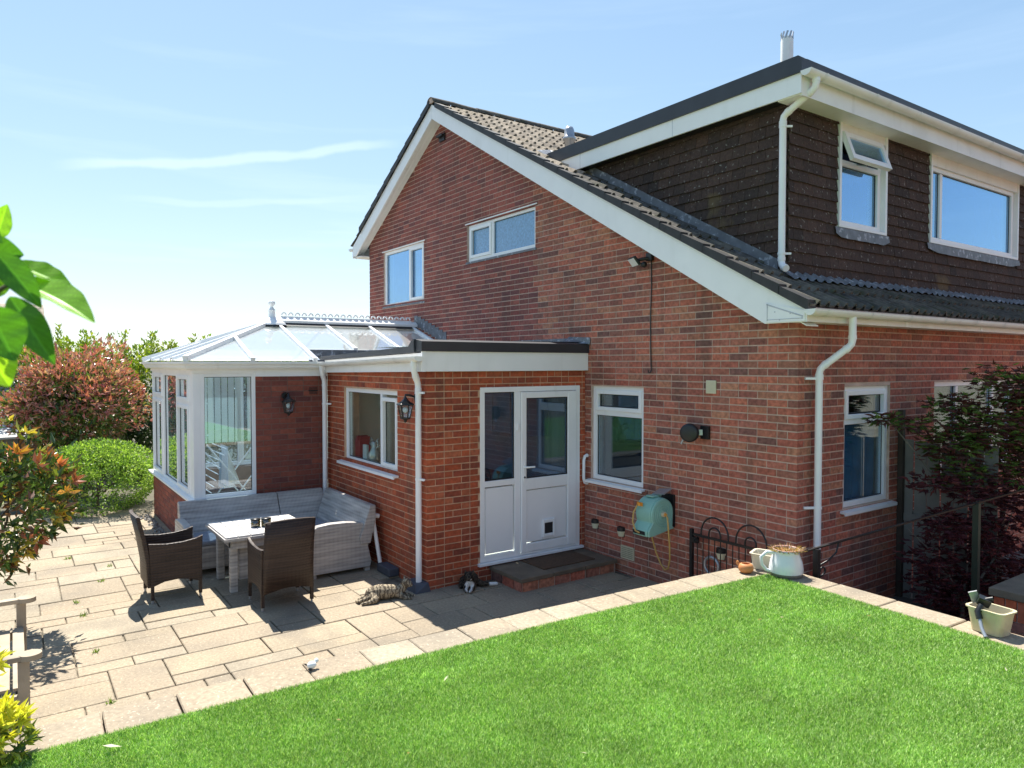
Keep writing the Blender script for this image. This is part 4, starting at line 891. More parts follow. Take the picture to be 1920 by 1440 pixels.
# front glazing: light, fixed, light, corner post
def cell(P, a, b, top, parent, fl=False):
    panes = [(a+.05, b-.05, z0+.05, z1-.05)]; hm = (); sash = ()
    if top: hm = [(1.98, a+.05, b-.05)]; panes = [(a+.09, b-.09, z0+.09, 1.91), (a+.09, b-.09, 2.06, z1-.09)]; sash = [(a+.04, b-.04, 2.012, z1-.04), (a+.04, b-.04, z0+.04, 1.955)]
    return window(parent, P, a, b, z0, z1, hm=hm, panes=panes, sash=sash, rec=0, fw=.05)
cell(CF, xl+.06, -8.32, True, con); cell(CF, -8.32, -7.18, False, con); cell(CF, -7.18, -6.30, True, con)
cell(CSD, -4.02, -3.315, False, con)
m = MB(); m.box(-6.30, -6.05, -4.11, -4.02, z0, z1); m.build('corner_post', PVC, con, bevel=.004); MB().box(xl, xl+.06, -4.11, -4.03, z0, z1).build('corner_post', PVC, con, bevel=.004)
# far side glazing
FS = PL('x', xl+.07)
for a in (-4.03, -2.7, -1.37): cell(FS, a, a+1.32, False, con)
# ring beam, gutter
m = MB(); m.box(xl-.02, -6.03, -4.13, -4.03, z1, z1+.085); m.box(-6.13, -6.03, -4.03, -2.42, z1, z1+.085); m.box(xl-.02, xl+.08, -4.03, -.02, z1, z1+.085); m.build('eaves_beam', PVC, con)
m = MB(); m.box(-6.11, -6.035, -3.315, -2.306, 2.345, z1-.002); m.build('head_trim', PVC, con)
def ogee(pts, name):
    prof = [(0, 0), (.06, .0), (.085, .025), (.09, .05), (.115, .075), (.115, .105), (.10, .105), (.10, .085), (0, .02)]
    m = MB(); vs = []; n = len(prof)
    for (x, y, nx, ny) in pts: vs += [(x+nx*d, y+ny*d, z1+.05+z-.0) for d, z in prof]
    m.add(vs, [(j*n+i, j*n+(i+1) % n, (j+1)*n+(i+1) % n, (j+1)*n+i) for j in range(len(pts)-1) for i in range(n)]); m.add(vs[:n], [tuple(range(n))]); m.add(vs[-n:], [tuple(range(n))[::-1]]); return m.build(name, PVC2, con, fix=True)
ogee([(xl-.02, -.03, -1, 0), (xl-.02, -4.13, -1, -1), (-6.03, -4.13, 1, -1), (-6.03, -2.40, 1, 0)], 'eaves_gutter')
# roof geometry
XE, YE, XW, ZE = -5.94, -4.22, -9.44, 2.575; XR, YH, ZR = -7.72, -2.62, 3.17
kx = (ZR-ZE)/(XE-XR); near = lambda x: ZE+(XE-x)*kx
XC = -6.42
def pane(vs, nm='roof_pane'): return MB().add(vs, [tuple(range(len(vs)))]).build(nm, GLASS_RF, con)
pane([(XE, YE, ZE), (XE, -2.44, ZE), (XR, -2.44, ZR), (XR, YH, ZR)]); pane([(XC, -2.44, near(XC)), (XC, -.05, near(XC)), (XR, -.05, ZR), (XR, -2.44, ZR)])
pane([(XW, YE, ZE), (XE, YE, ZE), (XR, YH, ZR)]); pane([(XW, YE, ZE), (XR, YH, ZR), (XR, -.05, ZR), (XW, -.05, ZE)])
def rbar(a, b, wd=.055, h=.05, nm='glazing_bar'):
    up = Vector((0, 0, .012)); o = MB().bar(Vector(a)+up, Vector(b)+up, wd, h).build(nm, PVC, con, bevel=.008); return o
def cap(p): MB().bar(Vector(p)+Vector((0, 0, .0)), Vector(p)+Vector((.03, 0, -.01)), .06, .055).build('bar_end_cap', PVC, con)
for y in (-2.52, -1.72, -.95, -.10):
    e = XE if y < -2.45 else XC; rbar((e, y, near(e)), (XR+.06, y, near(XR+.06)))
    cap((e, y, near(e)+.012))
t = .48; hp = lambda q: (XE+(XR-XE)*q, YE+(YH-YE)*q, ZE+(ZR-ZE)*q)
rbar(hp(0), hp(.97), .075, .075, 'hip_bar'); rbar((XW, YE, ZE), (XW+(XR-XW)*.97, YE+(YH-YE)*.97, ZE+(ZR-ZE)*.97), .075, .075, 'hip_bar')
yj = -3.38; q = (yj-YE)/(YH-YE); rbar((XE, yj, ZE), (hp(q)[0]+.03, yj, hp(q)[2])); cap((XE, yj, ZE+.012))
for x in (-6.85, -7.72, -8.6):
    q = min(.96, (XE-x)/(XE-XR)) if x > XR else min(.96, (x-XW)/(XR-XW)); p = (x, YE+(YH-YE)*q, ZE+(ZR-ZE)*q); rbar((x, YE, ZE), p)
    MB().tube([(x, YE-.012, ZE+.01), (x, YE-.018, ZE+.01)], .02, 10).build('end_cap_hole', BLKP, con)
for y in (-1.7, -.9): rbar((XW, y, ZE), (XR, y, ZR))
# box gutter wall between roof and extension
m = MB(); m.box(-6.43, -6.38, -2.44, -.02, 2.52, near(XC)-.01); m.build('box_gutter', LEAD, con); MB().box(-6.39, -6.02, -2.40, -.02, 2.50, 2.545).build('box_gutter', LEAD, con)
MB().box(XC-.02, XC+.03, -2.44, -.05, near(XC)-.03, near(XC)-.005).build('glazing_trim', PVC, con)
# ridge, dark flashing strips, crest, finial
m = MB(); m.prism([(XR-.09, ZR-.01), (XR+.09, ZR-.01), (XR+.10, ZR+.05), (XR+.03, ZR+.10), (XR-.03, ZR+.10), (XR-.10, ZR+.05)], YH+.1, -.02); m.build('ridge', PVC, con)
MB().add([(XR+.11, YH+.02, near(XR+.11)+.025), (XR+.11, -.03, near(XR+.11)+.025), (XR+.08, -.03, ZR+.03), (XR+.08, YH+.02, ZR+.03), (XR+.18, YH+.0, near(XR+.18)+.022), (XR+.18, -.03, near(XR+.18)+.022)], [(0, 1, 2, 3), (4, 5, 1, 0)]).build('ridge_seal', BLKP, con)
m = MB(); m.lathe([(.26, -.06), (.24, -.03), (.12, .05), (.0, .07)], (XR, YH+.02, ZR+.03), 8, smooth=False); m.build('hub_cap', PVC, con); m = MB(); m.lathe([(.27, -.085), (.255, -.055)], (XR, YH+.02, ZR+.02), 8, smooth=False); m.build('hub_seal', BLKP, con)
m = MB(); m.lathe([(.07, .05), (.055, .09), (.05, .17), (.058, .185), (.042, .20), (.022, .23), (.022, .245), (.05, .275), (.056, .30), (.05, .325), (.0, .335)], (XR, YH+.03, ZR+.03), 14); m.build('finial', PVC, con)
cm = MB(); n = 10; r0, r1 = .044, .024
for k in range(n):
    a0, a1 = math.pi*k/n*1.15-.23, math.pi*(k+1)/n*1.15-.23
    for (ra, rb, s) in ((r0, r1, 1),):
        vs = [(sx, r*math.cos(a), r*math.sin(a)) for sx in (-.012, .012) for a in (a0, a1) for r in (ra, rb)]
        cm.add(vs, [(0, 1, 3, 2), (4, 6, 7, 5), (0, 2, 6, 4), (1, 5, 7, 3)])
cm.box(-.012, .012, -.055, .055, -.045, -.022); cme = cm.mesh('crest'); cme.materials.append(PVC)
y = YH+.22
while y < -.12: o = bpy.data.objects.new('crest', cme); COL.objects.link(o); o.location = (XR, y, ZR+.145); adopt(o, con); y += .112
# stepped flashing on the gable
for k in range(9):
    x = XR-.05+k*.13; zt = near(max(x, XR))+.16; MB().box(x, x+.128, -.012, -.006-.001*(k % 2), zt-.14, zt+.06).build('step_flashing', LEAD, con)
# inside the conservatory
MB().box(xl+.21, -6.28, -3.88, -.24, -.05, .0).build('tiled_floor', CREAMW, con)
MB().box(-7.3, -6.3, -2.28, -2.25, 0, 2.38).build('inner_wall', CREAMW, con); MB().box(-6.30, -6.26, -3.30, -2.28, 0, 2.38).build('inner_wall', CREAMW, con); MB().box(xl+.3, -7.3, -.06, -.03, 0, 2.4).build('inner_wall', CREAMW, con)
WBL = mat('white blind', (.75, .76, .72), .8, .04, 3); WBL.node_tree.nodes['Principled BSDF'].inputs['Transmission Weight'].default_value = .0
n_w, l_w = nodes(WBL); tw = n_w.new('ShaderNodeBsdfTranslucent'); tw.inputs[0].default_value = (.85, .86, .80, 1); mw = n_w.new('ShaderNodeMixShader'); mw.inputs[0].default_value = .55; l_w(n_w['Principled BSDF'].outputs[0], mw.inputs[1]); l_w(tw.outputs[0], mw.inputs[2]); l_w(mw.outputs[0], n_w['Material Output'].inputs[0])
for y in (-3.95, -2.62, -1.29):
    for k in range(11): MB().box(xl+.19, xl+.195, y+k*.112, y+k*.112+.098, 1.15, 2.33).build('blind_slat', WBL, con)
ai = thing('clothes_airer', (-7.5, -3.2, 0), 'white clothes airer standing inside the conservatory window', 'clothes airer')
m = MB()
for x in (-7.9, -7.0):
    m.tube([(x, -3.75, .02), (x, -2.75, 1.35)], .011, 6); m.tube([(x, -2.75, .02), (x, -3.75, 1.35)], .011, 6)
m.build('frame', PVC, ai)
for k in range(9): MB().tube([(-7.9, -3.72+.03*k, .55+.09*k), (-7.0, -3.72+.03*k, .55+.09*k)], .008, 6).build('rail', PVC, ai)
WCL = mat('white cloth', (.74, .76, .77), .9, .06, 6); BCL = mat('pale blue cloth', (.35, .50, .58), .9, .1, 6)
def cloth(nm, x0, x1, y, zt, zb, matl, lab):
    n = 14; m = MB(); vs = [(x0+(x1-x0)*k/n, y+.03*math.sin(k*1.3)*j+.02*j, zt+(zb-zt)*j/4) for j in range(5) for k in range(n+1)]
    m.add(vs, [(j*(n+1)+k, j*(n+1)+k+1, (j+1)*(n+1)+k+1, (j+1)*(n+1)+k) for j in range(4) for k in range(n)], True); tag(m.build(nm, matl), lab, 'laundry')
cloth('sheet', -7.5, -7.05, -3.45, 1.30, .72, WCL, 'white sheet drying on the airer in the conservatory'); cloth('towel', -7.85, -7.55, -3.40, 1.15, .60, BCL, 'pale blue towel drying on the airer in the conservatory')
sf = thing('cane_sofa', (-7.4, -1.2, 0), 'pale cane sofa seen deep inside the conservatory', 'sofa')
MB().box(-8.4, -6.9, -1.5, -.8, .2, .45).build('seat', CREAMW, sf, bevel=.04); MB().box(-8.4, -6.9, -.85, -.65, .45, .95).build('backrest', CREAMW, sf, bevel=.04)
for x in (-8.38, -6.95): MB().box(x, x+.06, -1.48, -.7, 0, .2).build('leg', DARKW, sf)
# ------------------------------------------------------------------ things on the walls
def lantern(c, nrm, label, tilt_arm=True):
    """carriage lantern hung from a short wall arm; c = lantern centre, nrm = direction out of the wall"""
    c = Vector(c); nv = Vector(nrm); t = thing('wall_lantern', c, label, 'lantern', 'black lanterns on the extension walls'); wl = c - nv*.16
    m = MB(); m.tube([wl+Vector((0, 0, .12)), wl+nv*.03+Vector((0, 0, .12))], .05, 14); m.tube([wl+nv*.02+Vector((0, 0, .12)), wl+nv*.10+Vector((0, 0, .15)), c+Vector((0, 0, .155)), c+Vector((0, 0, .13))], .012, 8); m.build('bracket', BLACK, t)
    m = MB(); m.lathe([(.0, .14), (.012, .135), (.02, .115), (.045, .085), (.095, .055), (.10, .045), (.09, .045)], c, 6, smooth=False); m.build('cap', BLACK, t)
    m = MB()
    for k in range(6):
        a = k*math.pi/3; u = Vector((math.cos(a), math.sin(a), 0)); m.bar(c+u*.085+Vector((0, 0, .05)), c+u*.052+Vector((0, 0, -.10)), .009, .009)
    m.lathe([(.088, .05), (.088, .04), (.08, .04)], c, 6, smooth=False); m.lathe([(.06, -.095), (.055, -.11), (.02, -.125), (.012, -.15), (.0, -.155)], c, 6, smooth=False); m.build('cage', BLACK, t)
    m = MB(); m.lathe([(.078, .045), (.05, -.10)], c, 6, smooth=False); m.build('pane', GLASS, t)
    m = MB(); m.sphere(c+Vector((0, 0, -.01)), .03, 8, (1, 1, 1.2)); m.build('bulb', BULB, t)
lantern((-5.86, -2.925, 1.955), (1, 0, 0), 'black carriage lantern on the dark brick wall beside the conservatory window')
lantern((-3.21, -2.47, 2.02), (0, -1, 0), 'black carriage lantern beside the kitchen window, next to the downpipe')
fl = thing('floodlight', (-1.94, -.05, 3.69), 'black security floodlight with pale lens high on the gable', 'floodlight')
MB().box(-1.93, -1.84, -.05, -.001, 3.70, 3.79).build('mount', BLKP, fl, bevel=.008)
Mf = Euler((R(38), 0, R(-22))).to_matrix(); cF = Vector((-2.03, -.13, 3.70))
MB().obox(cF, (.19, .035, .12), Mf).build('lamp_head', BLKP, fl, bevel=.008); MB().obox(cF+Mf @ Vector((0, -.019, 0)), (.165, .006, .098), Mf).build('lens', LENS, fl)
m = MB(); m.tube([(-1.885, -.03, 3.73), (-1.95, -.09, 3.72), cF], .02, 8); m.sphere((-1.915, -.09, 3.655), .036, 8); m.build('sensor', BLKP, fl)
m = MB(); m.tube([(-1.875, -.012, 3.70), (-1.87, -.012, 3.4), (-1.882, -.014, 3.0), (-1.872, -.013, 2.6), (-1.868, -.014, 2.50), (-1.858, -.02, 2.45), (-1.868, -.03, 2.415), (-1.895, -.03, 2.42), (-1.895, -.03, 2.445)], .007, 6); m.build('cable', BLKP, fl)
dr_ = thing('clothes_line_reel', (-1.15, -.08, 1.78), 'round black retractable clothes line reel on the gable wall', 'clothes line')
MB().box(-1.13, -1.02, -.03, -.001, 1.72, 1.86).build('wall_plate', BLACK, dr_)
Mr = Euler((R(90), 0, R(30))).to_matrix(); m = MB(); m.lathe([(.0, .05), (.075, .05), (.095, .042), (.10, .02), (.10, -.02), (.095, -.045), (.0, -.05)], (-1.19, -.13, 1.785), 26, Mr); m.build('case', BLKP, dr_)
ctr = Vector((-1.19, -.13, 1.785)); ax = Mr @ Vector((0, 0, 1)); MB().obox(ctr+ax*.051+Vector((-.01, 0, .01)), (.035, .002, .010), Euler((0, 0, R(30))).to_matrix()).build('emblem', LENS, dr_)
m = MB(); m.bar((-1.10, -.03, 1.79), (-1.18, -.10, 1.79), .03, .06); m.tube([(-1.25, -.16, 1.71), (-1.27, -.17, 1.66)], .012, 6); m.build('bracket', GREYM, dr_)
def solar(x, z, y, label):
    t = thing('solar_light', (x, y, z), label, 'solar light', 'small solar lights along the gable')
    m = MB(); vs = []
    for k in range(9):
        a = math.pi*k/8; u = math.cos(a)*.055; o_ = math.sin(a)*.06
        vs += [(x+u, y-o_, z+.05), (x+u, y-o_, z+.005), (x+u*.72, y-o_*.72, z-.06)]
    m.add(vs, [(3*k, 3*k+3, 3*k+4, 3*k+1) for k in range(8)], True); m.add([vs[3*k] for k in range(9)], [tuple(range(9))]); m.build('hood', BLKP, t)
    m = MB(); m.add(vs, [(3*k+1, 3*k+4, 3*k+5, 3*k+2) for k in range(8)], True); m.add([vs[3*k+2] for k in range(9)], [tuple(range(9))]); m.build('lens', SOLW, t)
    m = MB(); m.box(x-.05, x+.05, y-.004, y, z-.07, z+.055); m.build('back_plate', BLKP, t)
solar(-2.82, .50, -.002, 'small solar light on the gable, nearest the white door'); solar(-2.35, .49, -.002, 'small solar light on the gable, above the cream air brick'); solar(-.86, .545, -.002, 'small solar light on the gable, behind the bars of the gate')
# hose reel
hr = thing('hose_reel', (-1.61, -.17, .65), 'sea green wall mounted hose reel with ochre hose below the gable window', 'hose reel')
def drum(x0, x1, name, matl, s=1.0):
    n = 28; m = MB(); cy, cz = -.21, .87; rr = .175*s; pts = []
    for k in range(n+1):
        a = -R(28)+R(216)*k/n; pts.append((cy-rr*math.cos(a), cz+rr*math.sin(a)))
    pts += [(cy+.165*s, .72), (-.02, .69), (-.10, .675), (cy-.12, .64), (cy-.215*s, .635), (cy-.225*s, .70)]
    m.prism(pts, x0, x1, 'x'); return m.build(name, matl, hr, bevel=.012, fix=True)
drum(-1.7350, -1.5149, 'casing', HOSEG); drum(-1.5145, -1.4900, 'side_cover', HOSEG, .97)
for r_ in (.055, .085, .115, .145):
    m = MB(); m.tube([(-1.4893, -.21+r_*math.cos(a*.2618), .87+r_*math.sin(a*.2618)) for a in range(25)], .004, 6, False); m.build('moulded_ring', HOSEG, hr)
m = MB(); m.tube([(-1.4936, -.21, .87), (-1.4580, -.21, .87)], .03, 12); m.build('hub', CREAM, hr); m = MB(); m.tube([(-1.4616, -.21, .87), (-1.4367, -.21, .865)], .017, 10); m.build('connector', ORANGE, hr)
m = MB(); m.box(-1.7279, -1.5007, -.03, -.001, .70, 1.06); m.build('wall_bracket', BLKP, hr)
m = MB(); m.box(-1.6782, -1.5717, -.28, -.14, 1.045, 1.062); m.build('grip', HOSEG, hr, bevel=.006)
m = MB(); m.obox((-1.5717, -.14, 1.10), (.18, .13, .012), Euler((R(20), R(-8), 0)).to_matrix()); m.tube([(-1.5859, -.15, 1.06), (-1.5788, -.15, 1.1)], .012, 6); m.build('solar_panel', GREYM, hr)
m = MB(); m.box(-1.7030, -1.6214, -.395, -.384, .955, .995); m.tube([(-1.6640, -.39, .975), (-1.6498, -.415, .975)], .017, 10); m.build('hose_end', ORANGE, hr)
m = MB(); m.box(-1.7243, -1.5433, -.436, -.429, .655, .695); m.build('hose_slot', BLKP, hr)
m = MB(); m.tube([(-1.4403, -.21, .865), (-1.4119, -.22, .84), (-1.4012, -.22, .74), (-1.4083, -.19, .55), (-1.4296, -.16, .38), (-1.4793, -.13, .26), (-1.5433, -.11, .225), (-1.6072, -.11, .27), (-1.6640, -.13, .40), (-1.6924, -.16, .55), (-1.6959, -.19, .65)], .0095, 8); m.build('hose', HOSEY, hr)
m = MB(); m.tube([(-1.6924, -.40, .96), (-1.7137, -.435, .88), (-1.7066, -.455, .78), (-1.6640, -.455, .69), (-1.6143, -.44, .672)], .0095, 8); m.build('hose', HOSEY, hr)
# ------------------------------------------------------------------ garden gate folded back against the gable
gt = thing('garden_gate', (-.7, -.09, 0), 'black wrought iron garden gate with hooped top folded against the brick wall', 'gate')
gy = -.11
m = MB(); m.box(-1.185, -1.15, gy-.018, gy+.018, -.02, .76); m.build('stile', BLACK, gt); m = MB(); m.box(-.20, -.17, gy-.018, gy+.018, -.02, .74); m.build('stile', BLACK, gt)
for z in (.705, .10): MB().box(-1.15, -.20, gy-.012, gy+.012, z-.012, z+.012).build('rail', BLACK, gt)
for x in np.linspace(-1.09, -.26, 12): MB().tube([(x, gy, .1), (x, gy, .705)], .006, 6).build('bar', BLACK, gt)
def hoop(x0, x1, zb, r): MB().tube([(x0, gy-.001, zb)]+[((x0+x1)/2-(x1-x0)/2*math.cos(math.pi*k/16), gy-.001, zb+.03+(x1-x0)/2*1.05*math.sin(math.pi*k/16)) for k in range(17)]+[(x1, gy-.001, zb)], r, 8).build('hoop', BLACK, gt)
hoop(-1.04, -.69, .712, .009); hoop(-.94, -.79, .712, .009); hoop(-.60, -.24, .712, .009); hoop(-.49, -.36, .712, .009)
m = MB(); m.box(-1.15, -1.08, gy-.025, gy+.02, .62, .68); m.tube([(-1.12, gy-.02, .65), (-1.05, gy-.05, .66)], .01, 6); m.build('latch', BLACK, gt)
hc = thing('coiled_pipe', (-.98, -.06, .3), 'coil of grey pipe behind the gate', 'pipe'); m = MB(); m.tube([(-.95+.09*math.cos(a*.3), -.05, .40+.09*math.sin(a*.3)) for a in range(22)], .016, 8, False); m.build('coil', GREYM, hc)
# handrail beyond the lawn
hrl = thing('handrail', (.58, -.6, 0), 'thin dark metal handrail with scroll end rising towards the maples', 'handrail')
pa, pb = Vector((.575, -.64, .99)), Vector((1.33, 1.80, 1.385)); pc_ = pa+(pb-pa)*.70
m = MB(); m.bar(pa-(pb-pa)*.02, pb+(pb-pa)*.4, .022, .012); m.build('top_rail', BLACK, hrl)
m = MB(); m.bar((pa.x+.02, pa.y+.02, -.1), (pa.x+.02, pa.y+.02, pa.z), .045, .045, (1, 0, 0)); m.build('post', BLACK, hrl)
m = MB(); m.bar((pc_.x, pc_.y, -.12), (pc_.x, pc_.y, pc_.z), .05, .05, (1, 0, 0)); m.build('post', GREENM, hrl)
dd = (pb-pa).normalized(); sp = [pa+dd*(.02+.16*t)+Vector((0, 0, -.03-.13*t)) for t in (1.0, .6, .25, .05)]
c0 = pa+dd*.09+Vector((0, 0, -.20)); sp = [pa+dd*.26+Vector((0, 0, -.01)), pa+dd*.24+Vector((0, 0, -.08)), pa+dd*.16+Vector((0, 0, -.13))] + [c0+dd*(-(.062-.0022*k)*math.sin(k*.36))+Vector((0, 0, (.062-.0022*k)*math.cos(k*.36))) for k in range(2, 24)]
m = MB(); m.tube(sp, .008, 6); m.build('scroll', BLACK, hrl)
# close board fence between house and rail
fe = thing('fence', (.3, 1.9, 0), 'grey close board fence panel beside the front window', 'fence')
for k in range(7): x = .02+k*.135; MB().box(x, x+.122, 1.90+.012*(k % 2), 1.915+.012*(k % 2), -.1, 1.70-.01*(k % 3)).build('board', WOODG, fe)
MB().box(0.0, 1.0, 1.94, 1.98, .85, .93).build('rail', WOODG, fe); MB().box(.005, .06, 1.845, 1.895, -.1, 2.02).build('post', DARKW, fe)
MB().box(.0, .96, 1.885, 1.899, .82, .90).build('rail', WOODG, fe)
# brick planter corner at the right
pl = thing('brick_planter', (2.0, .3, 0), 'low brick planter with red soldier bricks below the maples', 'planter')
PX = 1.60; PY = .16
MB().box(PX, 3.2, PY, .8, -.1, .72).build('core', MORT, pl)
for k in range(20): MB().box(PX+.005+k*.08, PX+k*.08+.073, PY-.015, PY, .57, .725).build('brick', BR_EXT, pl)
for k in range(4): MB().box(PX-.03+k*.42, PX+.38+k*.42, PY-.03, .82, .73, .79).build('capping', GSL, pl, bevel=.006)
for r_ in range(8):
    for k in range(7): MB().box(PX+.005+k*.225+(r_ % 2)*.11, PX+k*.225+(r_ % 2)*.11+.22, PY-.013, PY, -.03+r_*.075, .035+r_*.075).build('brick', BR_NEW, pl)
# ------------------------------------------------------------------ pots on the coping
jg = thing('enamel_jug', (.48, -.90, ZL), 'large white enamel jug planted with dry moss on the lawn corner', 'jug'); jc = (.49, -.885, ZL-.004)
m = MB(); m.lathe([(.0, 0), (.125, .0), (.132, .03)], jc, 28); m.build('base', ENGREY, jg)
m = MB(); m.lathe([(.132, .03), (.135, .06), (.124, .12), (.105, .17), (.098, .195), (.106, .212), (.100, .212), (.092, .195)], jc, 28); m.build('body', ENAM, jg)
m = MB(); m.lathe([(.103, .211), (.107, .215), (.103, .219), (.099, .215)], jc, 28); m.build('rim', mat('pink rim', (.55, .33, .27), .4), jg)
hd = -RT.xy.to_3d()*.85 + Vector((-.2, -.3, 0)); hd.normalize(); J = Vector(jc)
m = MB(); m.tube([J+hd*.10+Vector((0, 0, .185)), J+hd*.16+Vector((0, 0, .19)), J+hd*.205+Vector((0, 0, .15)), J+hd*.20+Vector((0, 0, .09)), J+hd*.165+Vector((0, 0, .045)), J+hd*.13+Vector((0, 0, .035))], .014, 10); m.build('handle', ENAM, jg)
m = MB(); m.lathe([(.098, .192), (.06, .205), (.0, .212)], jc, 20); m.build('soil', SOIL, jg)
def sprigs(parent, c, n, rad, h, cols, name, ls=.012):
    V = []; F = []; T = []
    for k in range(n):
        a = random.random()*6.283; r_ = rad*math.sqrt(random.random()); p = Vector(c)+Vector((r_*math.cos(a), r_*math.sin(a), 0)); q = p+Vector((.6*r_*math.cos(a)+random.gauss(0, .012), .6*r_*math.sin(a)+random.gauss(0, .012), h*random.random()))
        s = Vector((random.gauss(0, 1), random.gauss(0, 1), random.gauss(0, 1))).normalized()*ls
        b = len(V); V += [p-s*.5, p+s*.5, q]; F.append((b, b+1, b+2)); T.append(random.choice(cols))
    return raw_obj(name, np.array([tuple(v) for v in V]), np.array(F), LEAF, parent, np.array(T))
sprigs(jg, J+Vector((0, 0, .2)), 420, .10, .05, [(.36, .19, .07), (.42, .28, .12), (.28, .12, .05), (.45, .30, .22), (.2, .16, .05)], 'dry_plant', .01)
di = thing('cream_crock', (.33, -.88, ZL), 'square cream crock beside the enamel jug', 'dish')
def tub(c, a, b, h, tp, th, matl, parent, name, rz=0, n=6, rr=.04):
    c = Vector(c); Mz = Matrix.Rotation(rz, 3, 'Z')
    def ring(a_, b_, z, r_):
        out = []
        for (sx, sy, st_) in ((1, 1, 0), (-1, 1, 90), (-1, -1, 180), (1, -1, 270)):
            for k in range(n): an = R(st_+90*k/(n-1)); out.append(c+Mz @ Vector((sx*(a_-r_)+r_*math.cos(an), sy*(b_-r_)+r_*math.sin(an), z)))
        return out
    rings = [ring(a*tp, b*tp, 0, rr), ring(a*.99, b*.99, h*.93, rr), ring(a+.008, b+.008, h*.95, rr), ring(a+.008, b+.008, h, rr), ring(a-th, b-th, h, rr*.8), ring(a*tp-th*.6, b*tp-th*.6, .02, rr*.8)]
    m = MB(); k = 4*n; vs = [p for r_ in rings for p in r_]
    m.add(vs, [(i*k+j, i*k+(j+1) % k, (i+1)*k+(j+1) % k, (i+1)*k+j) for i in range(5) for j in range(k)], False); m.add(rings[0], [tuple(range(k))[::-1]]); m.add(rings[5], [tuple(range(k))])
    return m.build(name, matl, parent, fix=True)
tub((.265, -.845, ZL-.004), .105, .095, .13, .85, .012, CREAMD, di, 'bowl', R(20)); tub((.265, -.845, ZL+.03), .088, .078, .02, 1, .05, mat('clouded water', (.45, .46, .42), .1), di, 'water', R(20))
cp = thing('clay_pot', (.25, -1.06, ZL), 'small round orange clay pot on the lawn edging', 'pot'); cc = (.262, -1.10, ZL-.002)
m = MB(); m.lathe([(.0, 0), (.04, 0), (.058, .02), (.062, .04), (.055, .062), (.042, .074), (.036, .076), (.034, .07), (.045, .05), (.04, .015), (.0, .01)], cc, 22); m.build('body', TERRA, cp)
m = MB(); m.tube([(cc[0]-.05, cc[1]-.02, ZL+.055), (cc[0]-.066, cc[1]-.03, ZL+.07), (cc[0]-.06, cc[1]-.028, ZL+.085)], [.016, .012, .009], 8); m.build('spout', TERRA, cp)
tb = thing('plastic_tub', (1.99, -.92, ZL), 'stained cream plastic tub on the coping at the right edge', 'tub')
tub((1.985, -.90, ZL-.004), .115, .085, .155, .82, .008, TUBM, tb, 'tub', R(-8)); tub((1.985, -.90, ZL+.05), .095, .065, .05, 1, .05, CONC, tb, 'grit', R(-8))
sk = thing('hose_sprinkler', (1.93, -.95, ZL+.1), 'black and grey hose fitting hooked over the cream tub', 'hose fitting')
m = MB(); m.tube([(1.955, -.96, ZL+.17), (1.945, -.99, ZL+.13), (1.96, -1.0, ZL+.09)], .02, 8); m.build('valve', BLKP, sk)
m = MB(); m.tube([(1.96, -1.0, ZL+.095), (1.985, -1.03, ZL+.045), (2.02, -1.06, ZL+.004)], .0125, 8); m.build('spike', GREYM, sk)
m = MB(); m.obox((1.90, -.93, ZL+.205), (.05, .012, .075), Euler((R(10), R(-20), R(30))).to_matrix()); m.build('dial', GREYM, sk)
m = MB(); m.obox((1.955, -.93, ZL+.19), (.07, .05, .05), Euler((R(15), R(20), R(30))).to_matrix()); m.tube([(1.96, -.93, ZL+.2), (2.0, -.91, ZL+.215)], .014, 8); m.build('head', BLKP, sk)
bt = thing('white_toy', (.05, -4.69, ZL), 'small crumpled white toy lying on the lawn edging', 'toy')
m = MB(); m.sphere((.04, -4.68, ZL+.022), .022, 8, (1, 1.2, .95)); m.sphere((.03, -4.65, ZL+.038), .013, 6); m.build('body', WCL, bt); m = MB(); m.sphere((.055, -4.695, ZL+.006), .012, 6, (1, 1, .6)); m.tube([(.03, -4.70, ZL+.02), (.02, -4.715, ZL+.03)], .004, 5); m.build('feet', BLKP, bt)
# drain cover, leaning pipe
dc = thing('drain_surround', (-3.1, -2.4, 0), 'dark grey chamfered block round the foot of the corner downpipe', 'drain block')
m = MB(); m.add([(-3.30, -2.47, 0), (-2.98, -2.47, 0), (-2.98, -2.28, 0), (-3.30, -2.301, 0), (-3.27, -2.44, .085), (-3.04, -2.44, .085), (-3.00, -2.302, .10), (-3.27, -2.302, .10)], [(0, 1, 5, 4), (1, 2, 6, 5), (2, 3, 7, 6), (3, 0, 4, 7), (4, 5, 6, 7)]); m.build('block', DGREY, dc)
d2 = thing('drain_block', (-3.95, -2.4, 0), 'dark grey block against the extension wall behind the sofa', 'drain block'); MB().box(-4.06, -3.72, -2.44, -2.302, .0, .10).build('block', DGREY, d2, bevel=.015)
downpipe(con, [(-5.90, -2.44, 2.50), (-5.90, -2.44, 2.42), (-5.935, -2.385, 2.28), (-5.935, -2.385, .0)], clips=[(1.95, (.10, .06, 0))])
lp = thing('leaning_pipe', (-4.05, -2.4, .1), 'short white plastic pipe leaning on the wall behind the sofa', 'pipe'); downpipe(lp, [(-4.20, -2.36, .64), (-4.20, -2.43, .66), (-4.05, -2.40, .10)][::1], r=.024, matl=PVC2, name='pipe')
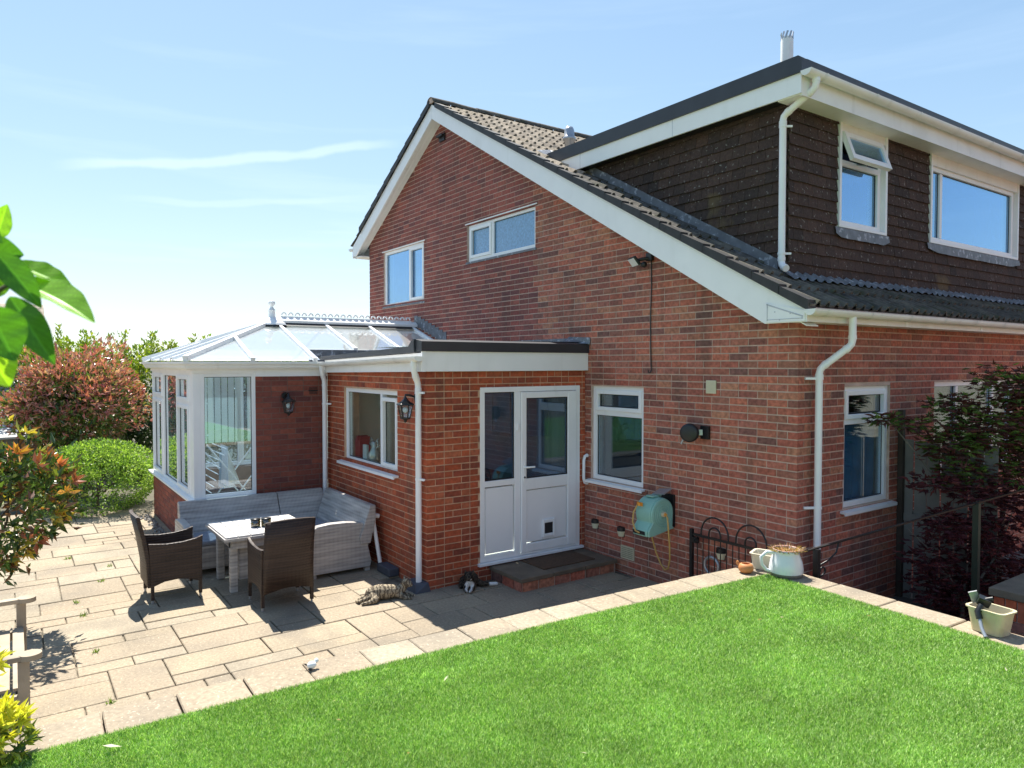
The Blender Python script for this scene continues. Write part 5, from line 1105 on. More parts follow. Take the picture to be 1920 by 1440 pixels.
# ------------------------------------------------------------------ garden furniture
so_ = thing('corner_sofa', (-5.2, -3.2, 0), 'grey rattan corner sofa set into the angle of conservatory and kitchen', 'sofa')
m = MB(); m.box(-5.72, -5.10, -4.30, -2.56, .06, .34); m.box(-5.099, -4.235, -3.16, -2.56, .06, .338); m.build('seat_base', WICK, so_, bevel=.01)
for a, b in ((-4.28, -3.115), (-3.095, -2.60)): MB().box(-5.66, -5.09, a, b, .342, .40).build('seat_pad', CUSH, so_, bevel=.02)
MB().box(-5.075, -4.245, -3.17, -2.62, .3405, .40).build('seat_pad', CUSH, so_, bevel=.02)
bk = [(-5.72, .08), (-5.60, .33), (-5.62, .40), (-5.82, .765), (-5.90, .765), (-5.90, .60), (-5.76, .08)]
for a, b in ((-4.34, -3.108), (-3.098, -2.47)): MB().prism(bk, a, b, 'y').build('backrest', WICK, so_, bevel=.008, fix=True)
bk2 = [(-2.62, .34), (-2.635, .42), (-2.50, .80), (-2.43, .80), (-2.43, .62), (-2.50, .34)]
MB().prism(bk2, -5.615, -4.10, 'x').build('backrest', WICK, so_, bevel=.008, fix=True)
def arm(pf, a, b, ax, nm='arm'): return MB().prism(pf, a, b, ax).build(nm, WICK, so_, bevel=.012, fix=True)
ap = [(-3.22, .05), (-2.49, .05), (-2.475, .12), (-2.515, .30), (-2.49, .56), (-2.60, .60), (-2.80, .625), (-3.0, .63), (-3.14, .615), (-3.235, .575), (-3.25, .52), (-3.21, .30)]
arm(ap, -4.234, -4.13, 'x')
al = [(-5.74, .05), (-5.06, .05), (-5.03, .30), (-5.05, .50), (-5.10, .56), (-5.30, .595), (-5.58, .60), (-5.74, .58)]
arm(al, -4.40, -4.31, 'y')
for p in ((-4.18, -3.19), (-4.18, -2.52), (-5.08, -4.36), (-5.7, -4.36), (-5.08, -3.1)): MB().box(p[0]-.03, p[0]+.03, p[1]-.03, p[1]+.03, 0, .065).build('foot', WICK, so_)
tb_ = thing('garden_table', (-4.5, -3.7, 0), 'square grey rattan garden table with pale slatted top', 'table')
for k in range(7): y = -4.185+k*.135; MB().box(-4.95, -4.06, y, y+.128, .632, .65).build('top_slat', TTOP, tb_, bevel=.003)
m = MB(); m.box(-4.97, -4.04, -4.20, -3.22, .60, .631); m.build('rim', WICK, tb_); m = MB()
for x0, x1, y0, y1 in ((-4.90, -4.11, -4.11, -4.08), (-4.90, -4.11, -3.34, -3.31), (-4.90, -4.87, -4.08, -3.34), (-4.14, -4.11, -4.08, -3.34)): m.box(x0, x1, y0, y1, .50, .60)
m.build('apron', WICK, tb_)
for x in (-4.82, -4.22):
    for y in (-4.07, -3.35): MB().box(x-.04, x+.04, y-.04, y+.04, 0, .60).build('leg', WICK, tb_, bevel=.01)
MB().box(-4.32, -4.24, -4.0, -3.4, .12, .50).build('support_panel', WICK, tb_); 
ca = thing('candle_holder', (-4.42, -3.72, .65), 'small dark glass twin candle holder on the garden table', 'candle holder')
OLV = glass_mat('smoked glass', (.35, .33, .18), 1.4, .08); 
for q in (-.055, .055):
    m = MB(); m.lathe([(.0, 0), (.05, 0), (.055, .01), (.055, .085), (.05, .085), (.05, .015)], (-4.40+q*.3, -3.72+q, .6505), 12); m.build('cup', OLV, ca); m = MB(); m.lathe([(.058, .082), (.058, .092), (.0, .094)], (-4.40+q*.3, -3.72+q, .6505), 12); m.build('lid', BLACK, ca)
def chair(loc, rz, label):
    t = thing('rattan_chair', loc, label, 'chair', 'brown rattan chairs at the garden table', rz); hw = .255
    def prismx(p, a, b, nm, bv=.008, matl=WICKB): return MB().prism(p, a, b, 'x').build(nm, matl, t, True, bv, True)
    # back leans away (local -y is behind)
    n = 10; m = MB(); front = []; back = []
    for k in range(n+1):
        x = -hw+2*hw*k/n; zt = .925+.018*math.sin(math.pi*k/n); zb = .17+.05*math.sin(math.pi*k/n); cv = .03*math.sin(math.pi*k/n)
        for L0, dz in ((front, .0), (back, -.032)):
            L0.append([(x, -.245-cv+dz, zb), (x, -.25-cv+dz, .42), (x, -.29-cv+dz, .68), (x, -.345-cv+dz, zt)])
    vs = [p for c in front for p in c] + [p for c in back for p in c]; o_ = 4*(n+1)
    for k in range(n):
        for j in range(3): a = 4*k+j; m.add([], []); m.f += [(a, a+4, a+5, a+1), (o_+a, o_+a+1, o_+a+5, o_+a+4)]; m.sm += [True, True]
        a = 4*k; m.f += [(a+3, a+7, o_+a+7, o_+a+3), (a, o_+a, o_+a+4, a+4)]; m.sm += [False]*2
    for k in (0, n):
        for j in range(3): a = 4*k+j; m.f += [(a, a+1, o_+a+1, o_+a)]; m.sm += [False]
    m.v = [tuple(v) for v in vs]; m.build('backrest', WICKB, t, True, fix=True)
    side = [(-.25, .17), (-.12, .215), (.02, .225), (.15, .20), (.245, .16), (.25, .40), (.262, .665), (.20, .640), (.06, .618), (-.10, .615), (-.27, .635), (-.255, .40)]
    for s in (-1, 1): prismx(side, s*hw-.018, s*hw+.018, 'arm')
    m = MB(); m.box(-hw+.02, hw-.02, -.24, .245, .36, .41); m.build('seat', WICKB, t, True, .01); m = MB(); m.box(-hw+.02, hw-.02, .215, .24, .19, .36); m.build('front_apron', WICKB, t, True)
    for sx in (-1, 1):
        for sy in (-1, 1): MB().box(sx*hw-.016, sx*hw+.016, sy*.235-.016, sy*.235+.016, .035, .60).build('leg', WICKB, t, True); MB().tube([(sx*hw, sy*.235, 0), (sx*hw, sy*.235, .036)], .013, 10).build('foot', GREYM, t, True)
    m = MB(); m.sphere((.04, -.282, .29), .022, 8, (1.2, .15, .6)); m.build('maker_badge', GREYM, t, True)
    return t
chair((-4.56, -4.63, 0), 0, 'brown rattan armchair side on at the left of the garden table'); chair((-3.645, -3.73, 0), R(90), 'brown rattan armchair with its back to the lawn, in front of the sofa')
bn = thing('garden_bench', (-2.3, -6.2, 0), 'weathered wooden slatted garden bench at the left edge of the patio', 'bench')
BX = (-2.96, -1.60)
for x in BX:
    m = MB(); m.bar((x, -6.560, .625), (x, -5.970, .625), .075, .035); m.tube([(x, -5.970, .6085), (x, -5.970, .6445)], .065, 18); m.build('armrest', WOODW, bn, bevel=.006)
    MB().box(x-.032, x+.032, -6.040, -5.975, 0, .605).build('front_leg', WOODW, bn, bevel=.004); MB().bar((x, -6.500, 0), (x, -6.620, .95), .06, .06, (0, 1, 0)).build('back_leg', WOODW, bn)
    MB().box(x-.02, x+.02, -6.490, -6.040, .32, .385).build('side_rail', WOODW, bn)
for k in range(6): y = -5.995-k*.088; MB().box(BX[0]+.034, BX[1]-.034, y-.072, y, .40, .42).build('seat_slat', WOODW, bn, bevel=.003)
MB().box(BX[0]+.034, BX[1]-.034, -6.030, -6.000, .31, .395).build('front_rail', WOODW, bn)
for z in (.55, .92): MB().box(BX[0]+.03, BX[1]-.03, -6.620, -6.590, z-.03, z+.03).build('back_rail', WOODW, bn)
for k in range(12): x = BX[0]+.1+k*.105; MB().bar((x, -6.595, .56), (x, -6.615, .90), .045, .012, (0, 1, 0)).build('back_slat', WOODW, bn)
# ------------------------------------------------------------------ cats (one voxel-remeshed surface each)
def fur_mat(name, base, dark, stripe, whites, sc=1.0):
    m = bpy.data.materials.new(name); m.use_nodes = True; n, l = nodes(m); b = n['Principled BSDF']; b.inputs['Roughness'].default_value = .85; b.inputs['Specular IOR Level'].default_value = .2
    t = n.new('ShaderNodeTexCoord'); wv = n.new('ShaderNodeTexWave'); wv.bands_direction = 'X'; wv.inputs['Scale'].default_value = stripe; wv.inputs['Distortion'].default_value = 9; wv.inputs['Detail'].default_value = 3; wv.inputs['Detail Scale'].default_value = 2.5
    l(t.outputs['Object'], wv.inputs[0]); r = n.new('ShaderNodeValToRGB'); r.color_ramp.elements[0].position = .3; r.color_ramp.elements[1].position = .75; r.color_ramp.elements[0].color = (*dark, 1); r.color_ramp.elements[1].color = (*base, 1); l(wv.outputs[0], r.inputs[0]); src = r.outputs[0]
    for (c, rad) in whites:
        vm = n.new('ShaderNodeVectorMath'); vm.operation = 'DISTANCE'; vm.inputs[1].default_value = c; no = n.new('ShaderNodeTexNoise'); no.inputs['Scale'].default_value = 30; l(t.outputs['Object'], no.inputs[0]); l(t.outputs['Object'], vm.inputs[0])
        ma = n.new('ShaderNodeMath'); ma.operation = 'MULTIPLY_ADD'; ma.inputs[1].default_value = .03; l(no.outputs[0], ma.inputs[0]); l(vm.outputs['Value'], ma.inputs[2])
        q = n.new('ShaderNodeMapRange'); q.inputs[1].default_value = rad+.015; q.inputs[2].default_value = rad; q.inputs[3].default_value = 0; q.inputs[4].default_value = 1; l(ma.outputs[0], q.inputs[0])
        x = n.new('ShaderNodeMix'); x.data_type = 'RGBA'; x.inputs[7].default_value = (.72, .70, .67, 1); l(q.outputs[0], x.inputs[0]); l(src, x.inputs[6]); src = x.outputs[2]
    l(src, b.inputs['Base Color']); n2 = n.new('ShaderNodeTexNoise'); n2.inputs['Scale'].default_value = 160; l(t.outputs['Object'], n2.inputs[0]); bu = n.new('ShaderNodeBump'); bu.inputs['Strength'].default_value = .5; bu.inputs['Distance'].default_value = .006; l(n2.outputs[0], bu.inputs['Height']); l(bu.outputs[0], b.inputs['Normal'])
    return m
def cat(loc, rz, chains, ears, eyes, nose, matl, label):
    t = thing('cat', loc, label, 'cat', None, rz); t.scale = (.86,)*3; m = MB()
    for ch in chains:
        for (p, r0), (q, r1) in zip(ch, ch[1:]):
            p, q = Vector(p), Vector(q); n = max(2, int((q-p).length/(.35*min(r0, r1)))+1)
            for k in range(n+1): f = k/n; m.sphere(p.lerp(q, f), r0+(r1-r0)*f, 6)
    for a, b, c in ears:
        a, b, c = Vector(a), Vector(b), Vector(c); mid = (a+b)/2
        for k in range(7): f = k/6; m.sphere((mid).lerp(c, f), .019*(1-f)+.004, 5, (1, 1, 1))
    o = m.build('body', matl, t, True)
    rmx = o.modifiers.new('r', 'REMESH'); rmx.mode = 'VOXEL'; rmx.voxel_size = .0065; rmx.use_smooth_shade = True
    sm = o.modifiers.new('s', 'SMOOTH'); sm.factor = .5; sm.iterations = 3
    EY = mat('cat eye', (.35, .36, .08), .1, .05, 5); NS = mat('cat nose', (.40, .18, .15), .5, .05, 5)
    for e in eyes: MB().sphere(e, .0075, 6).build('eye', EY, t, True)
    MB().sphere(nose, .007, 6, (1, 1, .7)).build('nose', NS, t, True)
# lying tabby: local +x = towards head
T1 = fur_mat('tabby fur', (.36, .30, .21), (.12, .095, .068), 7, [])
cat((-3.03, -2.78, 0), R(72), [
    [((-.20, .02, .085), .075), ((-.10, .0, .10), .095), ((.02, .0, .095), .088), ((.13, .0, .095), .075), ((.19, .0, .13), .055), ((.22, -.01, .175), .045)],
    [((.225, -.015, .19), .06), ((.258, -.03, .182), .045), ((.285, -.045, .168), .025)],
    [((.14, -.04, .06), .045), ((.19, -.09, .03), .028), ((.27, -.11, .022), .021)], [((.15, .04, .05), .04), ((.24, .03, .025), .024), ((.31, .0, .021), .02)],
    [((-.18, -.05, .06), .06), ((-.16, -.12, .045), .045), ((-.24, -.16, .03), .024), ((-.32, -.17, .022), .02)], [((-.2, .0, .05), .055), ((-.28, -.05, .035), .028), ((-.36, -.06, .022), .02)],
    [((-.25, .04, .05), .03), ((-.33, .02, .03), .022), ((-.38, -.04, .025), .02), ((-.36, -.10, .03), .019)]],
    [((.20, .03, .22), (.235, .035, .215), (.215, .042, .265)), ((.21, -.055, .22), (.245, -.055, .215), (.232, -.066, .262))],
    [(.272, -.005, .196), (.263, -.062, .196)], (.303, -.052, .168), T1, 'tabby cat lying on the sunny slabs beside the corner downpipe')
T2 = fur_mat('dark tabby and white fur', (.085, .065, .045), (.014, .012, .011), 9, [((.155, -.005, .09), .062), ((.20, -.02, .03), .055), ((.215, -.0, .175), .022), ((.24, .33, .03), .13), ((-.02, .36, .04), .11)])
cat((-2.86, -1.86, 0), R(-28), [
    [((-.15, .02, .09), .085), ((-.04, .03, .10), .10), ((.06, .02, .105), .085), ((.12, .01, .14), .06), ((.15, .0, .18), .045)],
    [((.155, -.005, .20), .062), ((.192, -.015, .192), .047), ((.216, -.02, .18), .025)],
    [((.12, -.05, .07), .042), ((.16, -.06, .03), .028), ((.22, -.05, .02), .02)], [((.12, .05, .07), .042), ((.18, .03, .03), .026), ((.23, .0, .02), .02)],
    [((-.10, .06, .07), .07), ((-.02, .14, .05), .045), ((.0, .24, .04), .026), ((.01, .36, .045), .021)], [((-.12, -.06, .06), .065), ((-.02, -.10, .04), .04), ((.05, -.11, .025), .024)],
    [((-.22, .0, .05), .028), ((-.28, -.10, .03), .022), ((-.22, -.2, .025), .02)]],
    [((.12, .035, .235), (.16, .045, .23), (.145, .048, .282)), ((.13, -.05, .235), (.165, -.05, .23), (.15, -.062, .282))],
    [(.198, .018, .206), (.196, -.042, .206)], (.232, -.022, .18), T2, 'dark tabby and white cat resting in the shade below the white door')
# ------------------------------------------------------------------ plants
def leaves(P, D, size, cols, name, matl, parent, asp=.45, curl=.15, jit=.5):
    """diamond leaves with a folded midrib; P points, D directions"""
    n = len(P); D = D/np.linalg.norm(D, axis=1, keepdims=True); A = rng.standard_normal((n, 3)); s = np.cross(D, A); s /= np.linalg.norm(s, axis=1, keepdims=True)+1e-9; nn = np.cross(s, D)
    L_ = size*(1+jit*(rng.random(n)-.5)*2)[:, None]; W_ = L_*asp*.5
    b = P; tip = P+D*L_-nn*L_*curl; mid = P+D*L_*.45; l_ = mid+s*W_+nn*L_*.08; r_ = mid-s*W_+nn*L_*.08
    V = np.stack([b, l_, tip, r_], 1).reshape(-1, 3); I = np.arange(n)*4
    F = np.stack([np.stack([I, I+1, I+2], 1), np.stack([I, I+2, I+3], 1)], 1).reshape(-1, 3)
    return raw_obj(name, V, F, matl, parent, np.repeat(cols, 2, 0))
def pick(pal, n, w=None, var=.18):
    pal = np.array(pal); i = rng.choice(len(pal), n, p=w); c = pal[i]*(1+var*rng.standard_normal((n, 1))); return c.clip(.003, .9)
def shell(n, c, r, inner=.6, squash=None, lumps=24, lump=.28, up=.25, zmin=-1e9, holes=-.32):
    """points in a lumpy ellipsoid shell + outward directions"""
    c = np.array(c); r = np.array(r); L0 = rng.standard_normal((lumps, 3)); L0 /= np.linalg.norm(L0, axis=1, keepdims=True); amp = rng.random(lumps)
    out = []; od = []
    while sum(map(len, out)) < n:
        d = rng.standard_normal((n, 3)); d /= np.linalg.norm(d, axis=1, keepdims=True)
        k = (d@L0.T); f = 1+lump*((np.exp(14*(k-1))*amp).sum(1)-.35)
        rad = (inner+(1-inner)*rng.random(n)**.6)*f; p = c+d*rad[:, None]*r
        hole = np.array([mnoise.noise(Vector(q)) for q in (p*2.6/np.mean(r)).tolist()]) > holes
        ok = hole & (p[:, 2] > zmin); out.append(p[ok]); od.append(d[ok])
    P = np.concatenate(out)[:n]; D = np.concatenate(od)[:n]+.75*rng.standard_normal((n, 3)); D[:, 2] += up; return P, D
def branches(parent, base, tips, r0, name='trunk', matl=None, nb=5):
    m = MB(); base = Vector(base); fork = base+Vector((0, 0, (Vector(tips[0])-base).z*.35)); m.tube([base, fork], [r0, r0*.8], 8)
    for t in tips: t = Vector(t); mid = fork.lerp(t, .5)+Vector((random.gauss(0, .06), random.gauss(0, .06), .05)); m.tube([fork, mid, t], [r0*.6, r0*.4, r0*.12], 6)
    return m.build(name, matl or BARK, parent)
def bush(name, base, c, r, n, size, pal, w, label, matl=None, inner=.55, asp=.45, lump=.28, up=.3, r0=.04, cat_='shrub', group=None, zmin=-1e9, lumps=24, extra=None, hue=None, curl=.15, holes=-.32):
    t = thing(name, base, label, cat_, group); P, D = shell(n, c, r, inner, lump=lump, up=up, zmin=zmin, lumps=lumps, holes=holes)
    if extra is not None: P = np.concatenate([P, extra[0]]); D = np.concatenate([D, extra[1]])
    cols = pick(pal, len(P), w)
    if hue is not None: cols = hue(P, cols)
    leaves(P, D, size, cols, 'crown', matl or LEAF, t, asp, curl)
    tips = [tuple(np.array(c)+np.array(r)*np.array([math.cos(a)*.6, math.sin(a)*.6, .4])) for a in (0, 1.3, 2.6, 3.9, 5.2)]
    branches(t, base, tips, r0); return t
def rosettes(n, c, r, per=7, sp=.05, zmin=-1e9, inner=.9):
    P, D = shell(n, c, r, inner, lump=.25, up=.6, zmin=zmin); PP = np.repeat(P, per, 0); DD = np.repeat(D/np.linalg.norm(D, axis=1, keepdims=True), per, 0)+.85*rng.standard_normal((n*per, 3))
    return PP, DD
def lobes(k, n, c, r, rr, up=.3):
    Ps = []; Ds = []
    for q in range(k):
        d = rng.standard_normal(3); d /= np.linalg.norm(d); d[2] = abs(d[2])*.9-.15; cc = np.array(c)+d*np.array(r)*.88; s_ = rr*(.6+.7*rng.random()); p, dd = shell(n//k, cc, (s_, s_, s_*.75), .35, lump=.35, up=up); Ps.append(p); Ds.append(dd)
    return np.concatenate(Ps), np.concatenate(Ds)
G1, G2, G3 = (.045, .10, .02), (.075, .15, .028), (.03, .07, .018)
def two_tone(pal_new, pal_old, c, r, zbias=.0, amt=1.0):
    def f(P, cols):
        rad = np.linalg.norm((P-np.array(c))/np.array(r), axis=1); new = (rad+.25*rng.standard_normal(len(P))+zbias*(P[:, 2]-c[2])/r[2]) > 1.0/amt
        cols = pick(pal_old, len(P)); cols[new] = pick(pal_new, int(new.sum())); return cols
    return f
RED = [(.56, .20, .17), (.60, .28, .24), (.47, .15, .13), (.60, .36, .28), (.30, .27, .07), (.53, .23, .22), (.50, .16, .15)]
c, r = (-12.4, -4.98, 1.72), (.95, 1.08, .98)
bush('photinia_shrub', (-12.4, -4.9, -.13), c, r, 7500, .105, [G1], None, 'large rounded shrub with red new leaves behind the green bush', LEAFP, .5, asp=.36, r0=.07, hue=two_tone(RED, [(.07, .13, .03), (.10, .18, .04), (.20, .25, .05), (.24, .15, .08), (.13, .22, .05)], c, r, .30, 1.12), lump=.36, extra=lobes(22, 9000, c, r, .36))
c, r = (-10.35, -4.85, .52), (.75, .86, .62)
ex = None
bush('spirea_bush', (-10.35, -4.85, -.13), c, r, 13000, .040, [(.24, .38, .055), (.32, .47, .08), (.14, .25, .04), (.42, .55, .15), (.08, .16, .03)], None, 'dense rounded lime green bush at the far end of the patio', LEAF, .8, asp=.6, r0=.03, lump=.16, zmin=-.02, lumps=90, holes=-.9, extra=lobes(34, 13000, c, (.72, .84, .60), .20))
c, r = (-4.15, -6.27, 1.22), (.66, .66, .60)
lp_, ld_ = lobes(12, 1500, c, r, .24); Pn, Dn = rosettes(300, c, (r[0]*1.02, r[1]*1.02, r[2]*1.02), 7)
ORG = [(.58, .30, .06), (.60, .20, .09), (.60, .46, .08), (.50, .17, .09), (.48, .46, .08)]
def near_hue(P, cols):
    cols = pick([(.07, .14, .03), (.12, .19, .035), (.18, .22, .04), (.05, .095, .025), (.22, .10, .05)], len(P)); k = len(Pn); hot = rng.random(300) < .5
    q = pick(ORG, 300, var=.1); rr = np.repeat(hot, 7); cc = np.repeat(q, 7, 0)*(1+.12*rng.standard_normal((k, 1))); sub = cols[-k:]; sub[rr] = cc[rr].clip(.01, .9); cols[-k:] = sub; return cols
bush('photinia_bush', (-4.2, -6.3, -.02), c, r, 1700, .092, [G1], None, 'glossy bush with orange and red leaf tips behind the wooden bench', LEAFP, .4, asp=.36, r0=.03, lump=.5, extra=(np.concatenate([lp_, Pn]), np.concatenate([ld_, Dn])), hue=near_hue)
# tall hedge of laurels behind
hd_ = [(-15.2, -5.6, 1.9, 1.5), (-15.6, -4.3, 2.05, 1.35), (-15.3, -3.2, 2.0, 1.3), (-15.8, -2.1, 1.85, 1.3), (-16.2, -.9, 1.95, 1.3), (-16.5, .4, 1.9, 1.3)]
HL = ['yellow green hedge shrub, leftmost of the row behind the red shrub', 'yellow green hedge shrub with the tallest shoots behind the red shrub', 'dark leafy hedge shrub beside the conservatory corner', 'hedge shrub rising behind the conservatory roof, nearest the corner', 'hedge shrub rising behind the conservatory roof, in the middle', 'hedge shrub rising behind the conservatory roof, nearest the house']
def hedge_hue(P, cols):  # sunlit tops and darker lower foliage put into the leaf colours by height
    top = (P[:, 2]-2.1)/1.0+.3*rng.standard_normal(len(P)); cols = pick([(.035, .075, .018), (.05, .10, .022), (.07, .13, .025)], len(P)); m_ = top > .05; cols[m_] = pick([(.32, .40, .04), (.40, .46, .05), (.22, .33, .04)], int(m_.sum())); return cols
for k, (x, y, zc, rz_) in enumerate(hd_):
    c, r = (x, y, zc*.78), (.95, .95, rz_*1.02)
    sp_ = []
    for q in range(13):
        a = random.random()*6.28; rr = .8*math.sqrt(random.random()); hx, hy = x+rr*math.cos(a), y+rr*math.sin(a); h0 = c[2]+r[2]*math.sqrt(max(.05, 1-rr*rr))*.85
        hh = random.uniform(.25, .75); nn_ = 60; tt = rng.random(nn_); sp_.append(np.stack([hx+.05*rng.standard_normal(nn_), hy+.05*rng.standard_normal(nn_), h0+tt*hh], 1))
    SP = np.concatenate(sp_); SD = rng.standard_normal(SP.shape); SD[:, 2] = abs(SD[:, 2])+.6
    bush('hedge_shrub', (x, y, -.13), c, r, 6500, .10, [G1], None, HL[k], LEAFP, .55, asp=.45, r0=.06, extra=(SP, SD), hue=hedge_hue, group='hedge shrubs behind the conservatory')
# bright yellow choisya at the lawn edge
t = thing('golden_choisya', (-.1, -6.35, ZL-.05), 'bright yellow leaved shrub at the bottom left lawn edge', 'shrub')
Pn, Dn = rosettes(46, (.17, -6.12, .95), (.11, .09, .07), 10); Dn[:, 2] += .2; Pm, Dm = rosettes(16, (-.42, -6.17, 1.0), (.10, .06, .06), 10); Pn = np.concatenate([Pn, Pm]); Dn = np.concatenate([Dn, Dm])
leaves(Pn, Dn, .055, pick([(.72, .64, .07), (.66, .62, .09), (.78, .70, .14), (.52, .55, .07)], len(Pn), var=.08), 'crown', leaf_mat('golden leaf', .35, .4), t, .34)
Pn, Dn = rosettes(26, (.19, -6.10, .87), (.10, .11, .06), 8); leaves(Pn, Dn, .05, pick([(.40, .42, .06), (.12, .17, .03), (.06, .10, .02)], len(Pn)), 'lower_leaves', LEAF, t, .32)
branches(t, (.10, -6.25, ZL-.05), [(.17, -6.10, 1.0), (.2, -6.15, .95), (.1, -6.08, .98), (-.40, -6.15, 1.02)], .008)
# foreground branch with large leaves, close to the lens on the left
def at(px, py, d): return CAM + (FW + RT*(px-960)/1340 - UP*(py-720)/1340)*d
fb = thing('magnolia_branch', at(-60, 620, .85), 'leafy branch with large bright green leaves hanging in at the upper left', 'branch')
def bigleaf(a, b, wpx, d, col, side=.35, bend=.10, name='leaf'):
    """leaf blade from stalk end a to tip b (both pixels with distances), with a curved, folded surface"""
    A, B = at(*a), at(*b); ax = B-A; L_ = ax.length; ax.normalize(); nrm = (CAM-A).normalized()*(1-abs(side))+Vector((random.gauss(0, .1), random.gauss(0, .1), side)); s = ax.cross(nrm).normalized(); nrm = s.cross(ax)
    W_ = wpx/1340*d; nu, nv = 44, 20; vs = []
    for i in range(nu+1):
        u = i/nu; wv = W_*(math.sin(math.pi*u**.80)**.85 if 0 < u < 1 else 0)*(1-.12*u)+.0006
        for j in range(nv+1):
            v = j/nv*2-1; vs.append(A+ax*L_*u+s*wv*.5*v+nrm*(bend*L_*math.sin(math.pi*u)-.22*wv*(1-abs(v))+.02*wv*math.sin(u*22)*abs(v)))
    V = np.array([tuple(q) for q in vs]); F = np.array([(i*(nv+1)+j, (i+1)*(nv+1)+j, (i+1)*(nv+1)+j+1, i*(nv+1)+j+1) for i in range(nu) for j in range(nv)])
    vein = lambda i, j: abs(((i/nu-.30*abs(j+.5-nv/2)/(nv/2))*9) % 1.0-.5) < .10
    cols = np.array([np.array(col)*(1.0+.06*math.sin(i*.7+j)+(.45 if j in (nv//2-1, nv//2) else .22 if vein(i, j) else 0)-(.25 if (j in (0, nv-1) and (i*7) % 5 < 2) else 0)) for i in range(nu) for j in range(nv)])
    raw_obj(name, V, F, LEAFN, fb, cols, True)
LG = (.22, .42, .03); LD = (.06, .17, .018)
bigleaf((35, 520, .85), (178, 606, .83), 82, .85, LG, .5); bigleaf((28, 490, .86), (140, 545, .88), 60, .86, LG, .6)
bigleaf((18, 556, .80), (103, 684, .82), 60, .8, LD, .1); bigleaf((-25, 575, .74), (28, 677, .76), 95, .75, LD, .05); bigleaf((-35, 640, .78), (18, 725, .80), 80, .78, (.32, .50, .03), .3)
bigleaf((-10, 470, .80), (78, 578, .82), 55, .8, LD, .15); bigleaf((-40, 470, .82), (45, 478, .84), 66, .82, LD, .2); bigleaf((-10, 448, .9), (14, 383, .9), 44, .9, LG, .4); bigleaf((-20, 560, .84), (12, 500, .86), 50, .84, LG, .4)
bigleaf((-60, 420, .8), (5, 455, .8), 50, .8, LD, .3); bigleaf((-70, 560, .8), (-5, 620, .8), 70, .8, LG, .3)
m = MB(); m.tube([at(-260, 700, .9), at(-120, 600, .87), at(-10, 550, .82), at(22, 530, .84)], [.006, .005, .0035, .0018], 8); m.tube([at(-10, 550, .82), at(-12, 500, .86), at(-8, 450, .9)], [.003, .0025, .0015], 6); m.tube([at(-120, 600, .87), at(-30, 640, .78)], [.004, .002], 6); m.build('twig', BARK, fb)
# ------------------------------------------------------------------ maples beyond the handrail
def maple(name, base, blobs, n, pal, w, label, tips, r0=.035):
    t = thing(name, base, label, 'tree'); Ps = []; Ds = []
    tot = sum(b[1][0]*b[1][1]*b[1][2] for b in blobs)
    for c, r in blobs:
        k = max(60, int(n*r[0]*r[1]*r[2]/tot)); p, d = shell(k, c, r, .15, lump=.3, up=-.1); Ps.append(p); Ds.append(d)
    P = np.concatenate(Ps); D = np.concatenate(Ds); D[:, 2] *= .5
    # palmate: five narrow leaflets per point
    P5 = np.repeat(P, 5, 0); a = np.tile(np.array([-1.1, -.55, 0, .55, 1.1]), len(P)); D0 = D/np.linalg.norm(D, axis=1, keepdims=True); S0 = np.cross(D0, np.array([0, 0, 1.])); D5 = np.repeat(D0, 5, 0)*np.cos(a)[:, None]+np.repeat(S0, 5, 0)*np.sin(a)[:, None]
    cols = np.repeat(pick(pal, len(P), w), 5, 0); leaves(P5, D5, .062, cols, 'crown', LEAFM, t, .24, .12)
    branches(t, base, tips, r0, 'trunk', BARKG); return t
PUR = [(.11, .028, .034), (.08, .022, .03), (.15, .038, .038), (.07, .02, .026)]; MIX = [(.085, .15, .03), (.13, .21, .045), (.18, .27, .06), (.15, .055, .045), (.11, .045, .04), (.20, .29, .07)]
rl = lambda t_, off_, z: tuple((pa+(pb-pa)*t_+Vector((-.85, .36, 0))*off_).xy) + (z,)
maple('maple_tree', (.75, 2.5, -.1), [((.81, 2.0, 1.88), (.36, .42, .26)), ((.97, 2.3, 2.28), (.36, .42, .24)), ((.61, 1.72, 1.72), (.30, .36, .20)), ((.40, 1.40, 1.92), (.24, .28, .09)), ((.22, 1.12, 1.97), (.16, .2, .06)), ((.93, 2.15, 1.48), (.34, .40, .22)), ((.68, 1.80, 1.42), (.28, .32, .16)), ((1.05, 2.6, 1.85), (.3, .4, .4)), ((.55, 1.9, 2.1), (.28, .3, .12))], 3000, MIX, [.20, .13, .05, .30, .27, .05], 'spreading green and bronze maple in front of the far front window', [(.81, 2.0, 1.9), (.95, 2.3, 2.3), (.25, 1.15, 1.97), (.6, 1.7, 1.7), (.93, 2.15, 1.5)])
maple('dark_maple', (.80, 1.55, -.1), [((.62, 1.30, .62), (.26, .30, .13)), ((.71, 1.48, .96), (.30, .34, .18)), ((.93, 1.78, .76), (.34, .38, .25)), ((1.07, 2.0, 1.12), (.32, .36, .2)), ((1.02, 1.9, .40), (.34, .38, .25)), ((.66, 1.38, .36), (.30, .32, .2)), ((.60, 1.34, 1.36), (.24, .28, .09)), ((.86, 1.72, 1.27), (.30, .34, .12)), ((.9, 1.7, .15), (.4, .4, .2))], 2300, PUR, None, 'low dark purple maple behind the handrail', [(.57, 1.26, .65), (.47, 1.13, .9), (.93, 1.78, .8), (1.07, 2.0, 1.15), (1.0, 1.9, .45)], .025)
